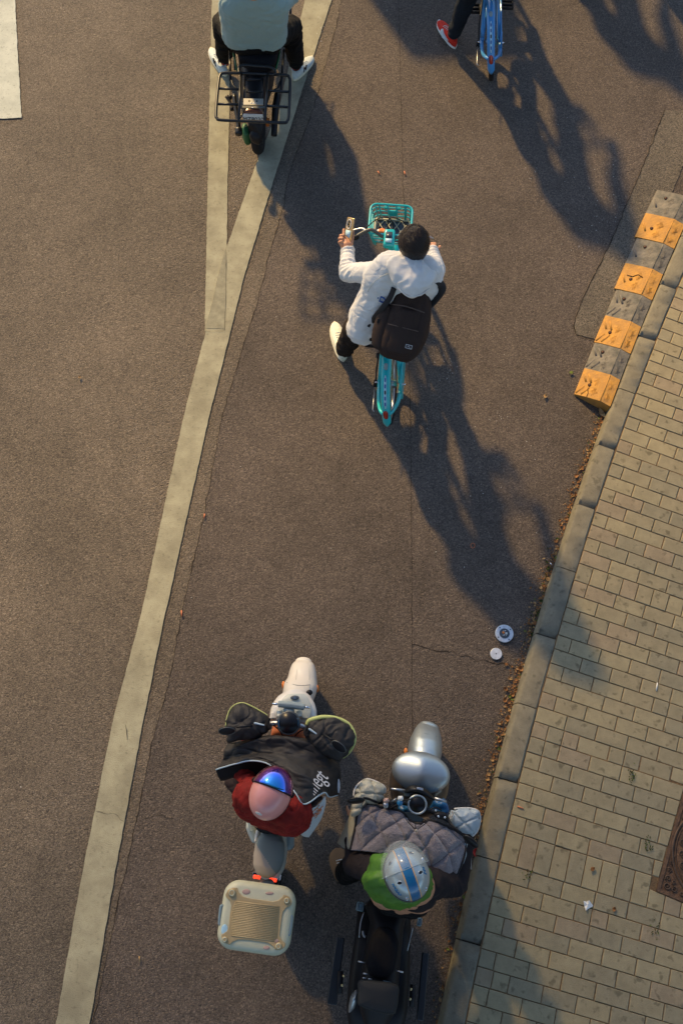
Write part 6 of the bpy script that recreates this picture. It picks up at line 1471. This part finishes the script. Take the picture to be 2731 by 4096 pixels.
leaf(CD, 1310, 857, .006, .032, .3, 'leafg', 'small green leaf left of the kerb ramps')
leaf(CD, 184, 867, .006, .024, 1.9, 'leaf2', 'tiny yellow leaf alone on the left lane')
leaf(CR, 480, 2250, .01, .085, -1.1, 'leaf2', 'long pale leaf below the end of the kerb ramps', .22)
leaf(CA, 232, 487, .006, .026, .1, 'leaf', 'orange brown leaf right below the small round cover')
leaf(CA, 340, 520, .01, .045, 1.9, 'leaf', 'curled brown leaf beside the gutter, right of the round covers')
leaf(CC, 545, 1355, .008, .034, -.2, 'leaf2', 'pale oval leaf in the gutter above the road studs')
leaf(CC, 625, 1240, .01, .034, -.5, 'leaf', 'orange leaf against the kerb below its joint')
leaf(CC, 815, 720, .01, .045, 1.0, 'leaf', 'large orange leaf leaning on the kerb')
leaf(CC, 935, 355, .01, .045, 1.2, 'leaf', 'brown leaf by the upper kerb joint')
leaf(CC, 725, 910, .01, .03, .1, 'leaf2', 'pale curled leaf by the broken kerb joint')
leaf(CC, 550, 1270, .008, .024, .9, 'leafg', 'small green leaf in the gutter beside a silver scrap')
leaf(CA, 240, 900, .01, .04, 1.5, 'leaf', 'upright orange leaf in the gutter at the right of the white moped')
leaf(CB, 955, 465, .118, .032, .6, 'leaf', 'orange leaf lying on the soldier course of the paving')
leaf(CB, 75, 770, .006, .05, 1.4, 'leaf', 'brown leaf in the dark gutter, upper of two')
leaf(CB, 62, 830, .006, .04, 1.5, 'leaf', 'brown leaf in the dark gutter, lower of two')
leaf(S_, 1440, 1265, .01, .06, 1.1, 'redscrap', 'bright red scrap in the gutter beside the quilted apron')
leaf(CB, 1100, 735, .118, .03, 1.2, 'leaf', 'thin brown leaf right of the white paper scrap')
mb = MB(); c = CB(925, 708, .12)
ppo = [CB(895, 680, .13), CB(915, 685, .119), CB(935, 676, .135), (CB(962, 714, .12)), CB(930, 732, .119), CB(912, 746, .13), CB(902, 715, .12)]
mb.add(ppo + [c + UP * .006], [(i, (i + 1) % 7, 7) for i in range(7)]); mb.build('paper_scrap', M['pale_shirt'], None, smooth=False, solid=.001, label='crumpled white paper scrap lying on the brick pavement', cat='paper scrap')
for cv, x0, y0, x1, y1, z, m_, lb in ((CA, 1372, 625, 1364, 683, .121, 'white', 'white cigarette end stuck in a paving joint'), (CB, 452, 42, 492, 58, .121, 'orangebody', 'orange cigarette filter on the paving beside the kerb'),
                               (CD, 417, 1402, 418, 1416, .012, 'orangebody', 'orange cigarette filter on the road seam, lower one'), (CD, 470, 1180, 469, 1190, .012, 'orangebody', 'orange cigarette filter on the road seam, upper one'),
                               (CD, 928, 393, 930, 402, .012, 'orangebody', 'orange cigarette filter above the turquoise basket'), (CD, 867, 393, 872, 400, .012, 'orangebody', 'short orange cigarette filter left of another above the basket'),
                               (CD, 320, 2196, 322, 2209, .012, 'leaf2', 'pale twig fragment on the road left of the travel case'), (S_, 1388, 1352, 1394, 1425, .015, 'white', 'white cigarette end in the gutter beside the blue quilt flank'),
                               (CC, 565, 1228, 578, 1250, .02, 'chrome', 'silver foil scrap in the gutter'), (CC, 640, 1180, 655, 1160, .02, 'white', 'white cigarette end at the foot of the kerb'), (CR, 712, 2005, 722, 1970, .05, 'white', 'white cigarette end between the kerb ramp and the kerb')):
    MB().tube([cv(x0, y0, z), cv(x1, y1, z)], .0042, 8).build('cigarette_end' if 'cig' in lb else 'scrap', M[m_], None, label=lb, cat='cigarette end' if 'cig' in lb else 'scrap')
MB().tube([CD(1085 + 5 * math.cos(a), 1253 + 6 * math.sin(a), .006) for a in [j * .8 for j in range(8)]], .0022, 5, True).build('ring_scrap', M['orangebody'], None, label='small bent orange ring on the shaded road', cat='scrap')

# unseen tree added up the road, its thin leaves dimming the near ground
DT = 28.; sdn = -SUN_DIR; lat = Vector((-SUN_DIR.y, SUN_DIR.x, 0))
def tp(l_, al, z): return sdn * al + lat * l_ + UP * z
ST = thing('shade_tree', 'tree added beyond the top left edge to dim the near part of the road', 'tree', tp(-7.5, DT, 0))
MB().tube([tp(-7.5, DT, 0), tp(-7.4, DT, 4), tp(-7.0, DT + .2, 9), tp(-6.4, DT, 14), tp(-5.6, DT, 18)], [.32, .26, .22, .18, .12], 12, smooth=4).build('trunk', M['bark'], ST)
rnd2 = random.Random(5)
for k_ in range(12):
    z0 = 14.5 + k_ * .45; a = tp(-6.4 + .2 * k_ / 3, DT, z0); b_ = tp(rnd2.uniform(-1, 6), DT + rnd2.uniform(-2, 2), 18.5 + rnd2.uniform(0, 4)); MB().tube([a, a.lerp(b_, .5) + Vector((0, 0, .4)), b_], [.08, .05, .015], 6, smooth=4).build('limb', M['bark'], ST)
cr_ = MB(); n_l = 0
t30 = math.tan(SUN_EL)
def leafq(p, sz):
    n1 = Vector((rnd2.gauss(0, 1), rnd2.gauss(0, 1), rnd2.gauss(0, 1))).normalized(); n2 = n1.orthogonal().normalized(); n3 = n1.cross(n2)
    cr_.add([p + n2 * sz, p + n3 * sz * .7, p - n2 * sz, p - n3 * sz * .7], [(0, 1, 2, 3)])
while n_l < 28000:
    l_ = rnd2.uniform(-11, 7.5); al = DT + rnd2.uniform(-1.6, 1.6); a_ = rnd2.uniform(-3.2, 8)      # a_: how far down the road this leaf's shadow falls
    prob = min(1, max(0, (a_ + 2.8) / 4.4)) ** 1.4 if a_ < 2.5 else 1
    if rnd2.random() > prob: continue
    leafq(tp(l_, al, (al + a_) * t30), rnd2.uniform(.06, .10)); n_l += 1
cr_.build('crown', M['treeleaf'], ST, smooth=False, kind='stuff')
